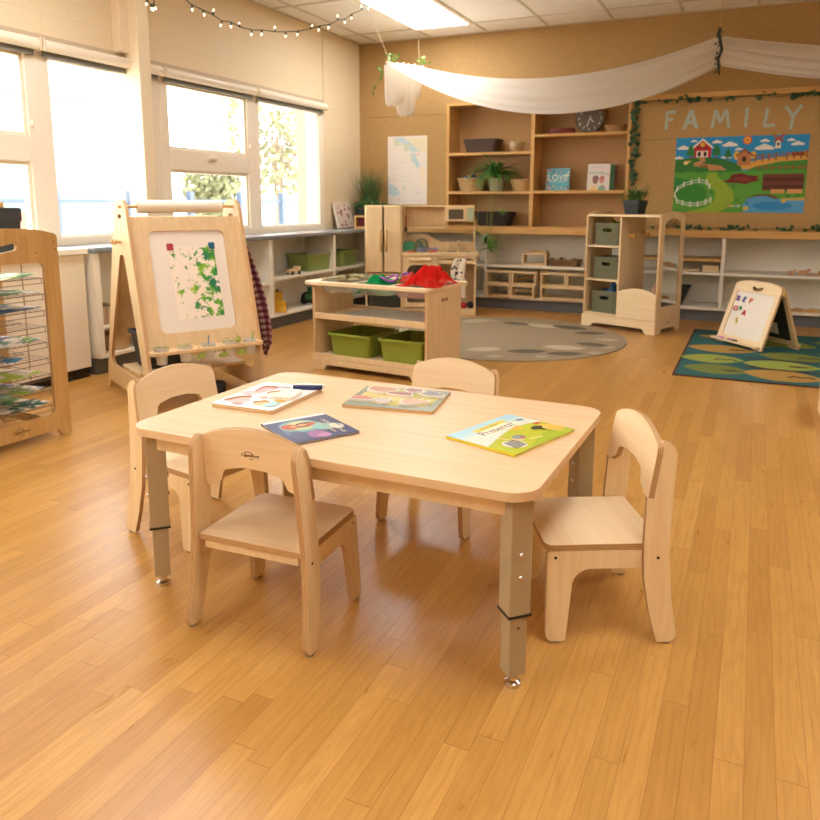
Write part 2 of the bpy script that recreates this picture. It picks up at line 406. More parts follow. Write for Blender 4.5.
def plaid_mat():
    m, nt, b = base_mat('plaid_flannel'); L = nt.links.new
    uv = N(nt, 'ShaderNodeUVMap', uv_map='ply'); sp = N(nt, 'ShaderNodeSeparateXYZ'); L(uv.outputs['UV'], sp.inputs[0])
    def band(o):
        a = N(nt, 'ShaderNodeMath', operation='FRACT'); L(o, a.inputs[0]); g = N(nt, 'ShaderNodeMath', operation='GREATER_THAN'); g.inputs[1].default_value = .5; L(a.outputs[0], g.inputs[0]); return g.outputs[0]
    s = N(nt, 'ShaderNodeMath', operation='ADD'); L(band(sp.outputs['X']), s.inputs[0]); L(band(sp.outputs['Y']), s.inputs[1])
    h = N(nt, 'ShaderNodeMath', operation='MULTIPLY'); h.inputs[1].default_value = .5; L(s.outputs[0], h.inputs[0])
    cr = N(nt, 'ShaderNodeValToRGB'); cr.color_ramp.interpolation = 'CONSTANT'; e = cr.color_ramp.elements
    e[0].position = 0; e[0].color = lin((176, 148, 140)); e[1].position = .8; e[1].color = lin((74, 22, 36)); e.new(.4).color = lin((118, 58, 70))
    L(h.outputs[0], cr.inputs['Fac']); L(cr.outputs['Color'], b.inputs['Base Color']); b.inputs['Roughness'].default_value = .9; return m
def mirror_mat():
    m, nt, b = base_mat('mirror'); b.inputs['Metallic'].default_value = 1; b.inputs['Roughness'].default_value = .03; b.inputs['Base Color'].default_value = (.78, .78, .74, 1); return m

MAPLE = wood('maple_laminate', (242, 216, 174), (236, 207, 160), rough=.38)
MAPLE_Z = wood('maple_laminate_upright', (242, 215, 168), (234, 204, 152), (28, 28, 1.5), rough=.4)
BIRCH = wood('birch_ply', (230, 202, 156), (223, 191, 142), (22, 22, 2.2), rough=.45)
BIRCH_D = wood('amber_birch_ply', (212, 174, 110), (200, 158, 94), (18, 18, 2.0), rough=.45)
SHELFWOOD = wood('oiled_shelf_wood', (216, 170, 102), (200, 152, 84), (2, 26, 26), rough=.45)
EDGE = ply_edge('plywood_edge', (216, 178, 124), (170, 128, 80))
EDGE_L = ply_edge('pale_plywood_edge', (228, 192, 140), (190, 146, 94))
CREAM = plain('cream_paint', (238, 218, 184), .55, var=.02, scale=6)
FRAMEW = plain('window_frame_vinyl', (244, 230, 206), .35, var=.02)
WHITEC = plain('white_cabinet_melamine', (241, 233, 215), .45, var=.03, scale=5)
GREYTOP = plain('grey_laminate', (128, 132, 136), .22, var=.05, scale=80)
GREYKICK = plain('grey_vinyl_kick', (104, 106, 108), .6)
TAUPE = plain('taupe_powder_coat', (176, 156, 120), .42, metal=.0, var=.03, scale=200)
CHROME = plain('chrome', (215, 212, 205), .15, metal=1, var=.02)
STEEL = plain('steel_wire', (150, 140, 124), .35, metal=.8)
BLACK = plain('black_plastic', (22, 22, 22), .5)
DARKG = plain('dark_charcoal', (50, 52, 52), .55)
WHITEB = plain('white_board', (240, 230, 214), .22, var=.01)
PAPER = plain('white_paper', (244, 234, 216), .8, var=.02)
LIME = plain('lime_green_tub', (140, 150, 50), .45, var=.04)
LIME2 = plain('sage_green_tub', (136, 150, 80), .5, var=.04)
FELT = plain('grey_green_felt', (108, 106, 80), .95, var=.25, scale=130, bump=.4)
DFELT = plain('dark_felt', (58, 60, 50), .95, var=.2, scale=130, bump=.3)
PRINT = print_mat('printed_card')
PRINTM = print_mat('matte_print', .75)
RUGM = print_mat('rug_pile', .95, .6)
GLASS = pane_mat('window_glass')
LEAF = plain('green_leaf', (72, 122, 46), .5, var=.35, scale=25)
LEAFD = plain('dark_green_leaf', (56, 100, 44), .5, var=.35, scale=25)
LEAFY = plain('yellow_green_leaf', (142, 152, 56), .55, var=.25, scale=25)
IVY = plain('ivy_leaf', (44, 78, 40), .55, var=.3, scale=30)
CLEAR = sheer('frosted_plastic', (235, 230, 220), .5, .72, .2)
print('materials done')
# ------------------------------------------------------------------ the room
X_W = -4.0; Y_C = 7.42; Z_C = 2.74; X_R = 3.6; Y_B = -2.2
struct(MB().box(X_W, X_R, Y_B, 7.72, -.06, 0).build('floor', floor_mat()))
struct(MB().box(X_W - .2, X_R + .1, Y_B, 7.8, Z_C, Z_C + .1).build('ceiling', tile_mat()))
g = MB()                                             # T-bar grid under the tiles
for k in range(-1, 11):
    x = -3.16 + .61 * k
    if X_W < x < X_R: g.box(x - .012, x + .012, Y_B, Y_C, Z_C - .006, Z_C)
for k in range(0, 8):
    y = 7.0 - 1.22 * k
    if y > Y_B: g.box(X_W, X_R, y - .012, y + .012, Z_C - .0065, Z_C)
g.box(X_W, X_W + .03, Y_B, Y_C, Z_C - .007, Z_C); g.box(X_W, X_R, Y_C - .03, Y_C, Z_C - .007, Z_C)
struct(g.build('trim_5', plain('ceiling_grid_paint', (206, 194, 174), .6)))
WALLM = block_wall_mat('cream_block_wall', (236, 214, 176))
w = MB()
w.box(X_W - .2, X_W, Y_B, 7.72, 0, .83); w.box(X_W - .2, X_W, Y_B, 7.72, 2.03, Z_C)
w.box(X_W - .2, X_W, 6.64, 7.72, .83, 2.03); w.box(X_W - .2, X_W, Y_B, -1.16, .83, 2.03)
struct(w.build('wall_left', WALLM))
struct(MB().box(X_W - .002, X_W + .004, 6.655, 6.662, 2.06, Z_C).box(X_W, X_W + .012, 1, 6.66, 2.045, 2.068).build('trim_6', plain('wall_seam_paint', (205, 182, 148), .6)))
struct(MB().box(X_R, X_R + .1, Y_B, 7.72, 0, Z_C).build('wall_right', plain('right_wall_paint', (225, 203, 168), .7, var=.02)))
struct(MB().box(X_W, X_R, Y_B - .1, Y_B, 0, Z_C).build('wall_front', plain('front_wall_paint', (225, 203, 168), .7, var=.02)))
CORK = cork_mat()
w = MB()
w.box(X_W, -2.975, Y_C, Y_C + .06, .82, 1.968); w.box(X_W, -2.975, Y_C, Y_C + .06, 1.972, Z_C)
w.box(-2.975, -1.12, Y_C, Y_C + .06, 2.07, Z_C)
w.box(-1.12, X_R, Y_C, Y_C + .06, .82, 1.648); w.box(-1.12, X_R, Y_C, Y_C + .06, 1.652, Z_C)
w.box(X_W, X_R, 7.72, 7.8, 0, Z_C)
struct(w.build('wall_back', CORK))
struct(MB().box(-3.66, X_R, 7.275, 7.46, .762, .828).build('trim_2', SHELFWOOD, bevel=.004))
struct(MB().box(-1.12, X_R, 7.385, 7.42, 2.0, 2.045).build('trim_3', SHELFWOOD, bevel=.003))
# pipe chase / post between the windows
struct(MB().box(X_W, -3.85, 4.03, 4.14, .80, Z_C).box(X_W, -3.93, 3.95, 4.03, 2.06, Z_C).build('trim_1', CREAM, bevel=.006))

# windows: one frame per bay
def window(n, y0, y1, casement):
    f = MB(); xo, xi = -4.075, -3.995
    f.box(xo, xi, y0, y0 + .085, .80, 2.03); f.box(xo, xi, y1 - .085, y1, .80, 2.03)
    f.box(xo, xi, y0 + .085, y1 - .085, .80, .855); f.box(xo, xi, y0 + .085, y1 - .085, 1.945, 2.03)
    if casement: f.box(xo, xi, y0 + .085, y1 - .085, 1.315, 1.465)
    root = f.build('window_%d' % n, FRAMEW, bevel=.004); struct(root)
    zs = [(.855, 1.315), (1.465, 1.945)] if casement else [(.855, 1.945)]
    for a, b in zs:
        s = MB()
        ya, yb = y0 + .085, y1 - .085; t = .022 if casement else .012
        s.box(-4.06, -4.012, ya, ya + t, a, b); s.box(-4.06, -4.012, yb - t, yb, a, b); s.box(-4.06, -4.012, ya + t, yb - t, a, a + t); s.box(-4.06, -4.012, ya + t, yb - t, b - t, b)
        s.build('window_sash', FRAMEW, root, bevel=.003)
        MB().box(-4.04, -4.034, ya + t, yb - t, a + t, b - t).build('pane', GLASS, root)
    if casement:
        ym = (y0 + y1) / 2
        MB().box(-3.995, -3.975, ym - .05, ym + .05, 1.395, 1.42).box(-3.985, -3.96, ym - .03, ym + .03, 1.41, 1.43).build('window_handle', FRAMEW, root, bevel=.004)
        for yy in (y0 + .06, y1 - .06):
            h = MB(); h.box(-3.995, -3.978, yy - .012, yy + .012, 1.53, 1.56); h.tube([(-3.982, yy, 1.545), (-3.978, yy + .006, 1.52), (-3.982, yy + .008, 1.495)], .004)
            h.build('latch', FRAMEW, root)
bays = [(4.36, 5.485, True), (5.485, 6.64, False), (3.335, 4.36, False), (2.2, 3.335, True), (1.1, 2.2, False), (-.03, 1.1, True), (-1.16, -.03, False)]
for i, (a, b, c) in enumerate(bays): window(i + 1, a, b, c)
BLINDG = plain('blind_hem_shade_grey', (120, 116, 102), .6)  # hem grey also stands in for the dark shade under the roller
blind_lab = ['white roller blind rolled up above the opening window beside the post', 'white roller blind rolled up above the window nearest the cork wall',
             'white roller blind rolled up above the large fixed pane left of the post', 'white roller blind rolled up above the leftmost opening window']
for (a, b, c), lb in zip(bays[:4], blind_lab):
    t = thing('roller_blind', lb, 'blind', (-3.955, (a + b) / 2, 2.0), group='rolled up window blinds')
    h = (b - a) / 2 - .02
    my = frame_m((0, -h, 0), (0, 0, 1), (1, 0, 0))
    MB().cyl(.034, 0, 2 * h, 20, my).build('roller', FRAMEW, t, smooth=40)
    MB().box(-.022, -.018, -h + .01, h - .01, -.055, -.01).box(-.026, -.012, -h + .01, h - .01, -.066, -.05).build('blind_hem', BLINDG, t)
    for s in (-1, 1): MB().box(-.044, .03, s * (h + .008) - .006, s * (h + .008) + .006, -.035, .037).build('bracket', CREAM, t, bevel=.004)

# ceiling lights
DIFF = emitter('lit_diffuser', (248, 250, 255), 11.0)
lights = [(-2.855, 6.39, 'bright ceiling light panel over the canopy, near the corner'), (-2.855, 2.73, None), (.195, 1.51, None), (-2.855, -.93, None), (1.415, 4.0, None), (-.415, -.93, None)]  # last two are unseen fill panels, added to brighten right and near faces
for x, y, lb in lights:
    t = thing('ceiling_light', lb or 'unseen ceiling light panel, from a set partly assumed and partly added as fill', 'ceiling light', (x, y, Z_C - .02), group=None if lb else 'ceiling lights out of view')
    f = MB(); f.box(-.305, .305, -.61, -.575, 0, .019).box(-.305, .305, .575, .61, 0, .019).box(-.305, -.27, -.575, .575, 0, .019).box(.27, .305, -.575, .575, 0, .019)
    f.build('light_frame', FRAMEW, t)
    MB().box(-.27, .27, -.575, .575, .006, .012).build('diffuser', DIFF, t)

# ------------------------------------------------------------------ built-in counters and shelves
def labelled(o, label, cat, group=None): return tag(o, label, cat, group)
t = thing('worktop', 'long grey laminate counter top under the windows', 'counter', (X_W, 5.4, .765))
MB().box(.002, .36, -2.05, 1.87, .002, .036).build('counter_slab', GREYTOP, t, bevel=.008)
t = thing('window_shelf_unit', 'low white open shelving under the grey window counter', 'shelf', (X_W, 5.4, 0))
MB().box(.01, .29, -2.04, 1.86, 0, .105).build('kick_plate', GREYKICK, t)
MB().box(.004, .012, -2.04, 1.86, .105, .765).build('back_panel', WHITEC, t)
MB().box(.012, .34, -2.04, 1.86, .106, .13).build('shelf', WHITEC, t, bevel=.002)
MB().box(.012, .335, -.16, 1.86, .416, .439).build('shelf', WHITEC, t, bevel=.002)
MB().box(.012, .335, -2.0, -1.2, .289, .31).build('shelf', WHITEC, t, bevel=.002)
MB().box(.012, .335, -1.18, -.21, .385, .407).build('shelf', WHITEC, t, bevel=.002)
for y0, y1 in ((-2.05, -2.0), (-1.2, -1.18), (-.21, -.16), (.845, .88), (1.83, 1.86)):
    MB().box(.012, .34, y0, y1, .13, .765).build('divider', WHITEC, t, bevel=.002)
MB().box(.3365, .344, -.205, -.16, .0, .0001) if False else None
tag(MB().box(-3.983, -3.972, 5.0, 5.13, .615, .685).box(-3.973, -3.968, 5.02, 5.05, .63, .67).box(-3.973, -3.968, 5.07, 5.11, .63, .67).build('outlet_plate', DARKG, bevel=.002), 'dark outlet plate on the white shelf back beside the plaid shirt', 'outlet')
t = thing('radiator_cover', 'cream radiator cover behind the drying rack', 'radiator cover', (X_W, 2.26, 0))
MB().box(.01, .30, -1.05, 1.06, .065, .762).build('front_panel', plain('radiator_enamel', (236, 222, 198), .45, var=.02), t, bevel=.004)
SEAM = plain('seam_shadow_gap', (180, 158, 122), .7)
for a in (.62, -.2): MB().box(.3, .304, a, a + .006, .07, .76).build('panel_seam', SEAM, t)
MB().box(.005, .325, -1.06, 1.075, .764, .80).build('cover_top', WHITEC, t, bevel=.005)
gq = MB()
for k in range(4): gq.box(.02, .28, -1.05, 1.06, .0 + k * .016, .007 + k * .016)
gq.build('grille', plain('grille_metal', (70, 60, 48), .5, metal=.3), t)

t = thing('back_shelf_unit', 'long low white shelving under the wooden wall ledge', 'shelf', (0, 7.28, 0))
x0, x1 = -3.64, 3.2
MB().box(x0, x1, .05, .43, 0, .105).build('kick_plate', GREYKICK, t)
MB().box(x0, x1, .415, .43, .105, .76).build('back_panel', WHITEC, t)
MB().box(x0, x1, 0, .415, .106, .131).build('shelf', WHITEC, t, bevel=.002)
MB().box(x0, x1, 0, .415, .426, .45).build('shelf', WHITEC, t, bevel=.002)
for a in (-3.64, -2.50, -.26, .95, 2.1, 3.18):
    MB().box(a, a + .03, .0, .415, .131, .426).build('divider', WHITEC, t, bevel=.002)
    MB().box(a, a + .03, .0, .415, .45, .761).build('divider', WHITEC, t, bevel=.002)
MB().box(-1.1, -.26, .02, .415, .549, .572).build('shelf', SHELFWOOD, t, bevel=.002)
tag(MB().box(-2.498, -2.472, 7.268, 7.279, .66, .735).box(-2.494, -2.476, 7.262, 7.27, .67, .69).build('outlet', DARKG, bevel=.002), 'small grey outlet on the white divider below the hanging plantlet', 'outlet')

t = thing('wall_bookcase', 'built-in wooden wall bookcase with two bays recessed in the cork', 'bookcase', (0, 7.40, .828))
zt = 2.07 - .828
for a, b in ((-2.975, -2.945), (-2.078, -2.04), (-1.152, -1.12)): MB().box(a, b, 0, .30, 0, zt).build('side_panel', SHELFWOOD, t, bevel=.002)
MB().box(-2.975, -1.12, .30, .315, 0, zt).build('back_panel', plain('shelf_back_board', (180, 138, 86), .6, var=.05, scale=40), t)
MB().box(-2.945, -1.152, .001, .30, zt - .025, zt).build('top_panel', SHELFWOOD, t)
MB().box(-2.945, -1.152, .001, .30, 0, .006).build('shelf', SHELFWOOD, t)
for a, b, z in ((-2.945, -2.078, 1.575), (-2.945, -2.078, 1.186), (-2.04, -1.152, 1.735), (-2.04, -1.152, 1.19)):
    MB().box(a, b, .004, .30, z - .028 - .828, z - .828).build('shelf', SHELFWOOD, t, bevel=.002)

# ------------------------------------------------------------------ table
TOPM = wood('maple_tabletop', (228, 195, 150), (221, 184, 138), rough=.38)
t = thing('activity_table', 'light maple rectangular activity table with grey adjustable legs', 'table', (-.943, 1.823, 0), R(-1.0))
MB().prism(rrect(-.570, .570, -.374, .374, .065, 8), .456, .478).build('tabletop', [TOPM], t, bevel=.009, seg=4, smooth=50)
MB().box(-.5, .5, -.335, -.315, .408, .456).build('apron', BIRCH, t, bevel=.002)
MB().box(-.5, .5, .315, .335, .408, .456).build('apron', BIRCH, t, bevel=.002)
MB().box(-.54, -.52, -.27, .27, .408, .456).build('apron', BIRCH, t, bevel=.002)
MB().box(.52, .54, -.27, .27, .408, .456).build('apron', BIRCH, t, bevel=.002)
LOGO = (96, 58, 30, 255)
def logo(mb, m, size):
    mb.text('CapenBoon', size, m, .0003, 0, lin(LOGO), shear=.25, spacing=.86)
    arc = [(size * (1.0 * math.cos(a) - .35), size * (.75 * math.sin(a)), 0) for a in [R(10 + 150 * k / 9) for k in range(10)]]
    mb.tube([m @ Vector(p) for p in arc], size * .06, 4, 0, lin(LOGO))
    arc = [(size * (.8 * math.cos(a) + .2), size * (.8 * math.sin(a)), 0) for a in [R(-125 + 70 * k / 6) for k in range(7)]]
    mb.tube([m @ Vector(p) for p in arc], size * .07, 4, 0, lin(LOGO))
lg = MB(); logo(lg, XZ(-.3355, -.055, .433), .019); lg.build('logo', PRINTM, t)
for sx, sy in ((-1, -1), (1, -1), (1, 1), (-1, 1)):
    lx, ly = sx * .52 + (.001 if sx > 0 else 0), sy * (.318 if sy < 0 else .31)
    m = Matrix.Translation((lx, ly, 0)) @ Matrix.Rotation(R(45), 4, 'Z')
    leg = MB().box(-.0265, .0265, -.0265, .0265, .178, .456, m).build('leg', TAUPE, t, bevel=.003)
    MB().box(-.028, .028, -.028, .028, .178, .184, m).build('leg_collar', BLACK, leg)
    MB().box(-.0215, .0215, -.0215, .0215, .033, .179, m).build('leg_extension', TAUPE, leg, bevel=.002)
    gl = MB(); gl.lathe([(0, 0), (.019, 0), (.02, .004), (.019, .010), (.011, .015), (.009, .035), (0, .035)], 20, Matrix.Translation((lx, ly, 0)))
    gl.build('foot_glide', CHROME, leg, smooth=40)
    oa = math.degrees(math.atan2(sy, sx))
    for ang in (oa, oa + 180):
        d = Vector((math.cos(R(ang)), math.sin(R(ang)), 0))
        for zz in (.325, .272):
            mm = Matrix.Translation(Vector((lx, ly, zz)) + d * .026) @ d.to_track_quat('Z', 'Y').to_matrix().to_4x4()
            MB().lathe([(0, 0), (.0065, 0), (.006, .003), (.003, .005), (0, .0055)], 12, mm).build('bolt', CHROME, leg, smooth=50)
    d = Vector((math.cos(R(oa)), math.sin(R(oa)), 0)); mm = Matrix.Translation(Vector((lx, ly, .150)) + d * .0213) @ d.to_track_quat('Z', 'Y').to_matrix().to_4x4()
    hl = MB().cyl(.003, 0, .0006, 10, mm)
    hl.build('pin_hole', BLACK, leg)

# ------------------------------------------------------------------ chairs
GLIDE = plain('glide_plastic', (150, 130, 100), .5)
def make_chair(label, loc, rz, grp):
    t = thing('child_chair', label, 'chair', loc, rz, grp)
    MB().prism(rpoly([(-.149, -.128, .004), (.149, -.128, .004), (.150, .165, .022), (-.150, .165, .022)]), .237, .252, mi=0, mi_edge=1).build('seat', [MAPLE, EDGE], t, bevel=.003)
    sp = rpoly([(.112, .004, .008), (.162, .004, .02), (.160, .236, .006), (-.112, .236, .003), (-.112, .190, .003), (.094, .190, .045)], .01, 7)
    up = rpoly([(-.166, .004, .022), (-.113, .004, .005), (-.092, .08, .05), (-.076, .17, .05), (-.074, .26, .05), (-.078, .374, .002), (-.093, .374, .002), (-.102, .470, .02), (-.108, .518, .012), (-.150, .500, .040), (-.143, .38, .1), (-.137, .25, .2), (-.146, .12, .1)], .01, 6)
    K_ = .058                                            # the side frames lean inwards towards the top
    for s in (-1, 1):
        sm = Matrix(((0, -s * K_, 1, 0), (1, 0, 0, 0), (0, 1, 0, 0), (0, 0, 0, 1)))
        a = (.1495, .1655) if s > 0 else (-.1655, -.1495)
        MB().prism(sp, a[0], a[1], sm, mi=0, mi_edge=1).build('side_panel', [MAPLE_Z, EDGE], t, bevel=.002)
        a = (.166, .1805) if s > 0 else (-.1805, -.166)
        u = MB().prism(up, a[0], a[1], sm, mi=0, mi_edge=1).build('upright', [MAPLE_Z, EDGE], t, bevel=.003)
        for yy, zz, xx in ((-.11, .222, .1805), (.14, .22, .1655)):
            MB().cyl(.0038, -.001, .0008, 12, frame_m((s * (xx - K_ * zz), yy, zz), (0, s, 0), (0, 0, 1))).build('screw', BLACK, t)
        for yy in (-.14, .138):
            MB().cyl(.010, 0, .005, 12, Matrix.Translation((s * (.173 if yy < 0 else .1575), yy, 0))).build('foot_glide', GLIDE, t)
    MB().box(-.136, .136, -.122, -.108, .214, .2365).build('rear_rail', BIRCH, t, bevel=.002)
    MB().box(-.137, .137, .125, .14, .20, .2365).build('front_rail', BIRCH, t, bevel=.002)
    # backrest: arched panel with an arched cut-out below
    arch = []
    for k in range(13):
        x = .140 - .280 * k / 12; arch.append((x, .136 + .032 * (1 - (x / .14) ** 2), .0))
    o = [(-.128, .0, .010), (-.108, .014, .012), (-.096, .018, .008), (-.084, .050, .022), (-.03, .062, .08), (.03, .062, .08), (.084, .050, .022), (.096, .018, .008), (.108, .014, .012), (.128, .0, .010), (.162, .0, .004), (.158, .11, .02), (.153, .130, .012)] + arch + [(-.153, .130, .012), (-.158, .11, .02), (-.162, .0, .004)]
    m = frame_m((0, -.0785, .374), (1, 0, 0), (0, -.155, .988))
    bk = MB().prism(rpoly(o, .01, 4), 0, .0148, m, mi=0, mi_edge=1).build('backrest', [MAPLE, EDGE], t, bevel=.003)
    lg = MB(); m2 = m @ Matrix.Translation((0, .100, .0151)); logo(lg, m2, .0125)
    lg.build('logo', PRINTM, bk)
    return t
grp = 'maple child chairs around the table'
c0 = make_chair('maple child chair in front of the table, its logo back to the viewer', (-1.083, 1.53, 0), R(2.5), grp)
for loc, rz, lb in (((-.333, 1.905, 0), 117.5, 'maple child chair at the right end of the table, seat facing left'),
                    ((-1.640, 1.885, 0), -101, 'maple child chair at the left end of the table, in front of the easel'),
                    ((-.935, 2.295, 0), 176, 'maple child chair behind the table, mostly hidden by the tabletop')):
    c = copy_tree(c0); c.location = loc; c.rotation_euler = (0, 0, R(rz)); c['label'] = lb

# ------------------------------------------------------------------ drying rack
t = thing('drying_rack', 'birch art drying rack with wire shelves at the left edge', 'drying rack', (-2.868, 2.43, 0), R(-3))
# local: panel runs along -y from 0 to -.55, rack depth towards -x
pw = .55
outl = rpoly([(0, 0, .004), (-.045, 0, .01), (-.07, .038, .012), (-pw + .07, .038, .012), (-pw + .045, 0, .01), (-pw, 0, .004), (-pw, .935, .025)] + [(-pw / 2 + (pw / 2 - .03) * math.sin(a) * -1, .935 + .030 * math.cos(a), 0) for a in [R(75 - 150 * k / 10) for k in range(11)]] + [(0, .935, .025)], .01)
hole = rrect(-pw + .075, -.075, .115, .812, .03)
hand = rpoly([(-pw / 2 - .06, .905, .014), (-pw / 2 - .06, .872, .014), (-pw / 2, .862, .1), (-pw / 2 + .075, .872, .014), (-pw / 2 + .075, .905, .014), (-pw / 2, .89, .1)], .012)[::-1]
for xx in (0, -.42):
    MB().prism(outl, xx - .018, xx, YZ(), holes=[hole, hand], mi=0, mi_edge=1).build('end_panel', [BIRCH_D, EDGE], t, bevel=.003)
MB().box(-.402, -.018, -.07, -.055, .045, .085).build('rail', BIRCH_D, t); MB().box(-.402, -.018, -pw + .055, -pw + .07, .045, .085).build('rail', BIRCH_D, t)
lg = MB(); logo(lg, YZ(.0005, -pw / 2 + .02, .075), .02); lg.build('logo', PRINTM, t)
for yy, zz in ((-.018, .90), (-.012, .868), (-.11, .855)): MB().cyl(.003, 0, .0008, 10, frame_m((0, yy, zz), (0, 1, 0), (0, 0, 1))).build('screw', BLACK, t)
zs = [.155 + .0735 * k for k in range(9)]
for zz in zs:
    wv = MB(); y0, y1 = -pw + .06, -.068
    for xx in (-.03, -.21, -.39): wv.tube([(xx, y0, zz - .004), (xx, y1, zz - .004)], .0024, 6)
    for xx in (-.024, -.40): wv.tube([(xx, y0, zz - .026), (xx, y1, zz - .026)], .0020, 6)
    n = 15
    for i in range(n):
        yy = y0 + (y1 - y0) * i / (n - 1); wv.tube([(-.024, yy, zz - .004), (-.40, yy, zz)], .0012, 5)
    for yy in (y0 + .01, y1 - .01):
        for xx in (-.024, -.40): wv.tube([(xx, yy, zz - .027), (xx, yy, zz - .003)], .0016, 5)
    wv.build('wire_shelf', STEEL, t)
BW = [((60, 140, 60), (120, 175, 60), (30, 90, 70)), ((70, 140, 80), (90, 130, 60), (40, 110, 60)), ((60, 120, 150), (90, 160, 170), (40, 80, 120)),
      ((60, 80, 160), (120, 160, 60), (60, 120, 180)), ((70, 150, 190), (110, 150, 200), (70, 120, 150)), ((150, 180, 30), (190, 200, 60), (60, 130, 40)),
      ((70, 150, 160), (90, 130, 190), (150, 170, 60)), ((40, 110, 70), (30, 90, 90), (70, 150, 60))]
desc = ['green splatter painting on the top wire shelf of the drying rack', 'green painting on the second wire shelf of the drying rack', 'blue and teal painting on the third wire shelf of the drying rack',
        'painting with blue and green dabs midway down the drying rack', 'small blue painting on the lower middle drying rack shelf', 'yellow-green painting low in the drying rack', 'teal speckled painting second from the bottom of the rack', 'dark green painting on the bottom shelf of the drying rack']
lev = [8, 7, 6, 4, 3, 2, 1, 0]
rack_m = Matrix.Translation((-2.868, 2.43, 0)) @ Matrix.Rotation(R(-3), 4, 'Z')
for i, (l, d) in enumerate(zip(lev, desc)):
    random.seed(40 + i); ends = (-.10, -.085, -.09, -.10, -.2, -.12, -.11, -.09)[i]
    zz = zs[l] + .0022; y1 = ends; y0 = -pw + .07; xa, xb = -.33 + random.uniform(-.03, .03), -.028
    ph = random.uniform(0, 6)
    def fn(u, v, xa=xa, xb=xb, y0=y0, y1=y1, ph=ph):
        x = xa + (xb - xa) * u; y = y0 + (y1 - y0) * v
        return (x - (xa + xb) / 2, y - (y0 + y1) / 2 + .02 * (u - .5), .004 + .0035 * math.sin(8 * v + ph + 2 * u) + (.010 * max(0, v - .8) * 5 * u))
    o = MB().grid(fn, 10, 14).build('painting', paint_splash('drying_paint', i + 2, BW[i], .47, scale=9), smooth=60, solid=.0008)
    c = rack_m @ Vector(((xa + xb) / 2, (y0 + y1) / 2, zz)); o.location = c; o.rotation_euler = (0, 0, R(-3))
    tag(o, d, 'painting', 'paintings on the drying rack')

# ------------------------------------------------------------------ easel
E_O = Vector((-3.446, 3.223, 0)); E_rz = math.atan2(.874, .486)
t = thing('art_easel', 'tall birch double-sided art easel with paper roll and paint tray', 'easel', E_O, E_rz)
em = Matrix.Translation(E_O) @ Matrix.Rotation(E_rz, 4, 'Z')
# local x = across the board (0 .. .60), local y = away from the viewer (so -y is the front)
def esd(f, z): return (-f, z)
outer = rpoly([(0, 0, .004), (-.05, 0, .012), (-.075, .045, .012), (-.80, .045, .012), (-.825, 0, .012), (-.885, 0, .004), (-.565, 1.09, .085), (-.385, 1.09, .085)], .01, 6)
inner = rpoly([(-.095, .15, .05), (-.745, .15, .05), (-.505, .80, .035), (-.435, .80, .035)], .03, 6)
kh = rrect(-.50, -.44, .99, 1.012, .011)
for x0 in (-.018, .60):
    MB().prism(outer, x0, x0 + .018, YZ(), holes=[inner, kh], mi=0, mi_edge=1).build('side_panel', [BIRCH if x0 > 0 else MAPLE_Z, EDGE_L], t, bevel=.003)
# front board (leans): points along the plane f = .565+.27(1-z)
def bpl(f0=.565, kk=.27, off=0.0):
    o = Vector((0, -(f0 + kk * 1.0) , 0)); ax = Vector((1, 0, 0)); ay = Vector((0, kk, 1))
    m = frame_m(o, ax, ay); return m @ Matrix.Translation((0, 0, off))
mb = bpl(); sc = math.sqrt(1 + .27 ** 2)
fr = MB().prism(rrect(0, .60, .315 * sc, .998 * sc, .004), -.018, 0, mb, holes=[rrect(.088, .503, .398 * sc, .925 * sc, .035)[::-1]], mi=0, mi_edge=1).build('board_frame', [BIRCH, EDGE_L], t, bevel=.002)
MB().prism(rrect(.07, .52, .37 * sc, .95 * sc, .01), -.019, -.009, mb).build('white_board', WHITEB, t)
# rear board
mbk = frame_m((.60, -.02, 0), (-1, 0, 0), (0, -.27, 1))
MB().prism(rrect(0, .60, .315 * sc, .998 * sc, .004), -.018, 0, mbk).build('rear_board', BIRCH, t)
tray = rpoly([(-.005, -.84, .02), (.612, -.84, .02), (.612, -.735, .004), (-.005, -.735, .004)])
cups = [.06, .185, .31, .43, .545]
holes = [ell(x, -.793, .034, .034, 20)[::-1] for x in cups]
MB().prism(tray, .306, .322, None, holes=holes).build('paint_tray', BIRCH, t, bevel=.003)
MB().box(0, .60, -.60, -.28, .155, .173).build('lower_shelf', BIRCH, t, bevel=.002)
rm = frame_m((-.03, -.51, 1.052), (0, 1, 0), (0, 0, 1))
MB().cyl(.008, -.004, .66, 14, rm).build('roll_dowel', BIRCH_D, t, smooth=40)
rr_ = MB().lathe([(.010, .095), (.034, .095), (.034, .555), (.010, .555)], 32, rm).build('paper_roll', PAPER, t, smooth=40)
for x0 in (-.018, .618):
    s = -1 if x0 < 0 else 1
    for yy in (-.47, -.415):
        mm = frame_m((x0, yy, .868), (0, s, 0), (0, 0, 1)); MB().lathe([(0, 0), (.006, 0), (.006, .022), (.015, .026), (.015, .036), (0, .038)], 16, mm).build('peg', BIRCH_D, t, smooth=40)
for yy, zz in ((-.035, .09), (-.84, .09)): MB().cyl(.008, 0, .003, 12, frame_m((-.018, yy, zz), (0, -1, 0), (0, 0, 1))).build('bolt', CHROME, t)
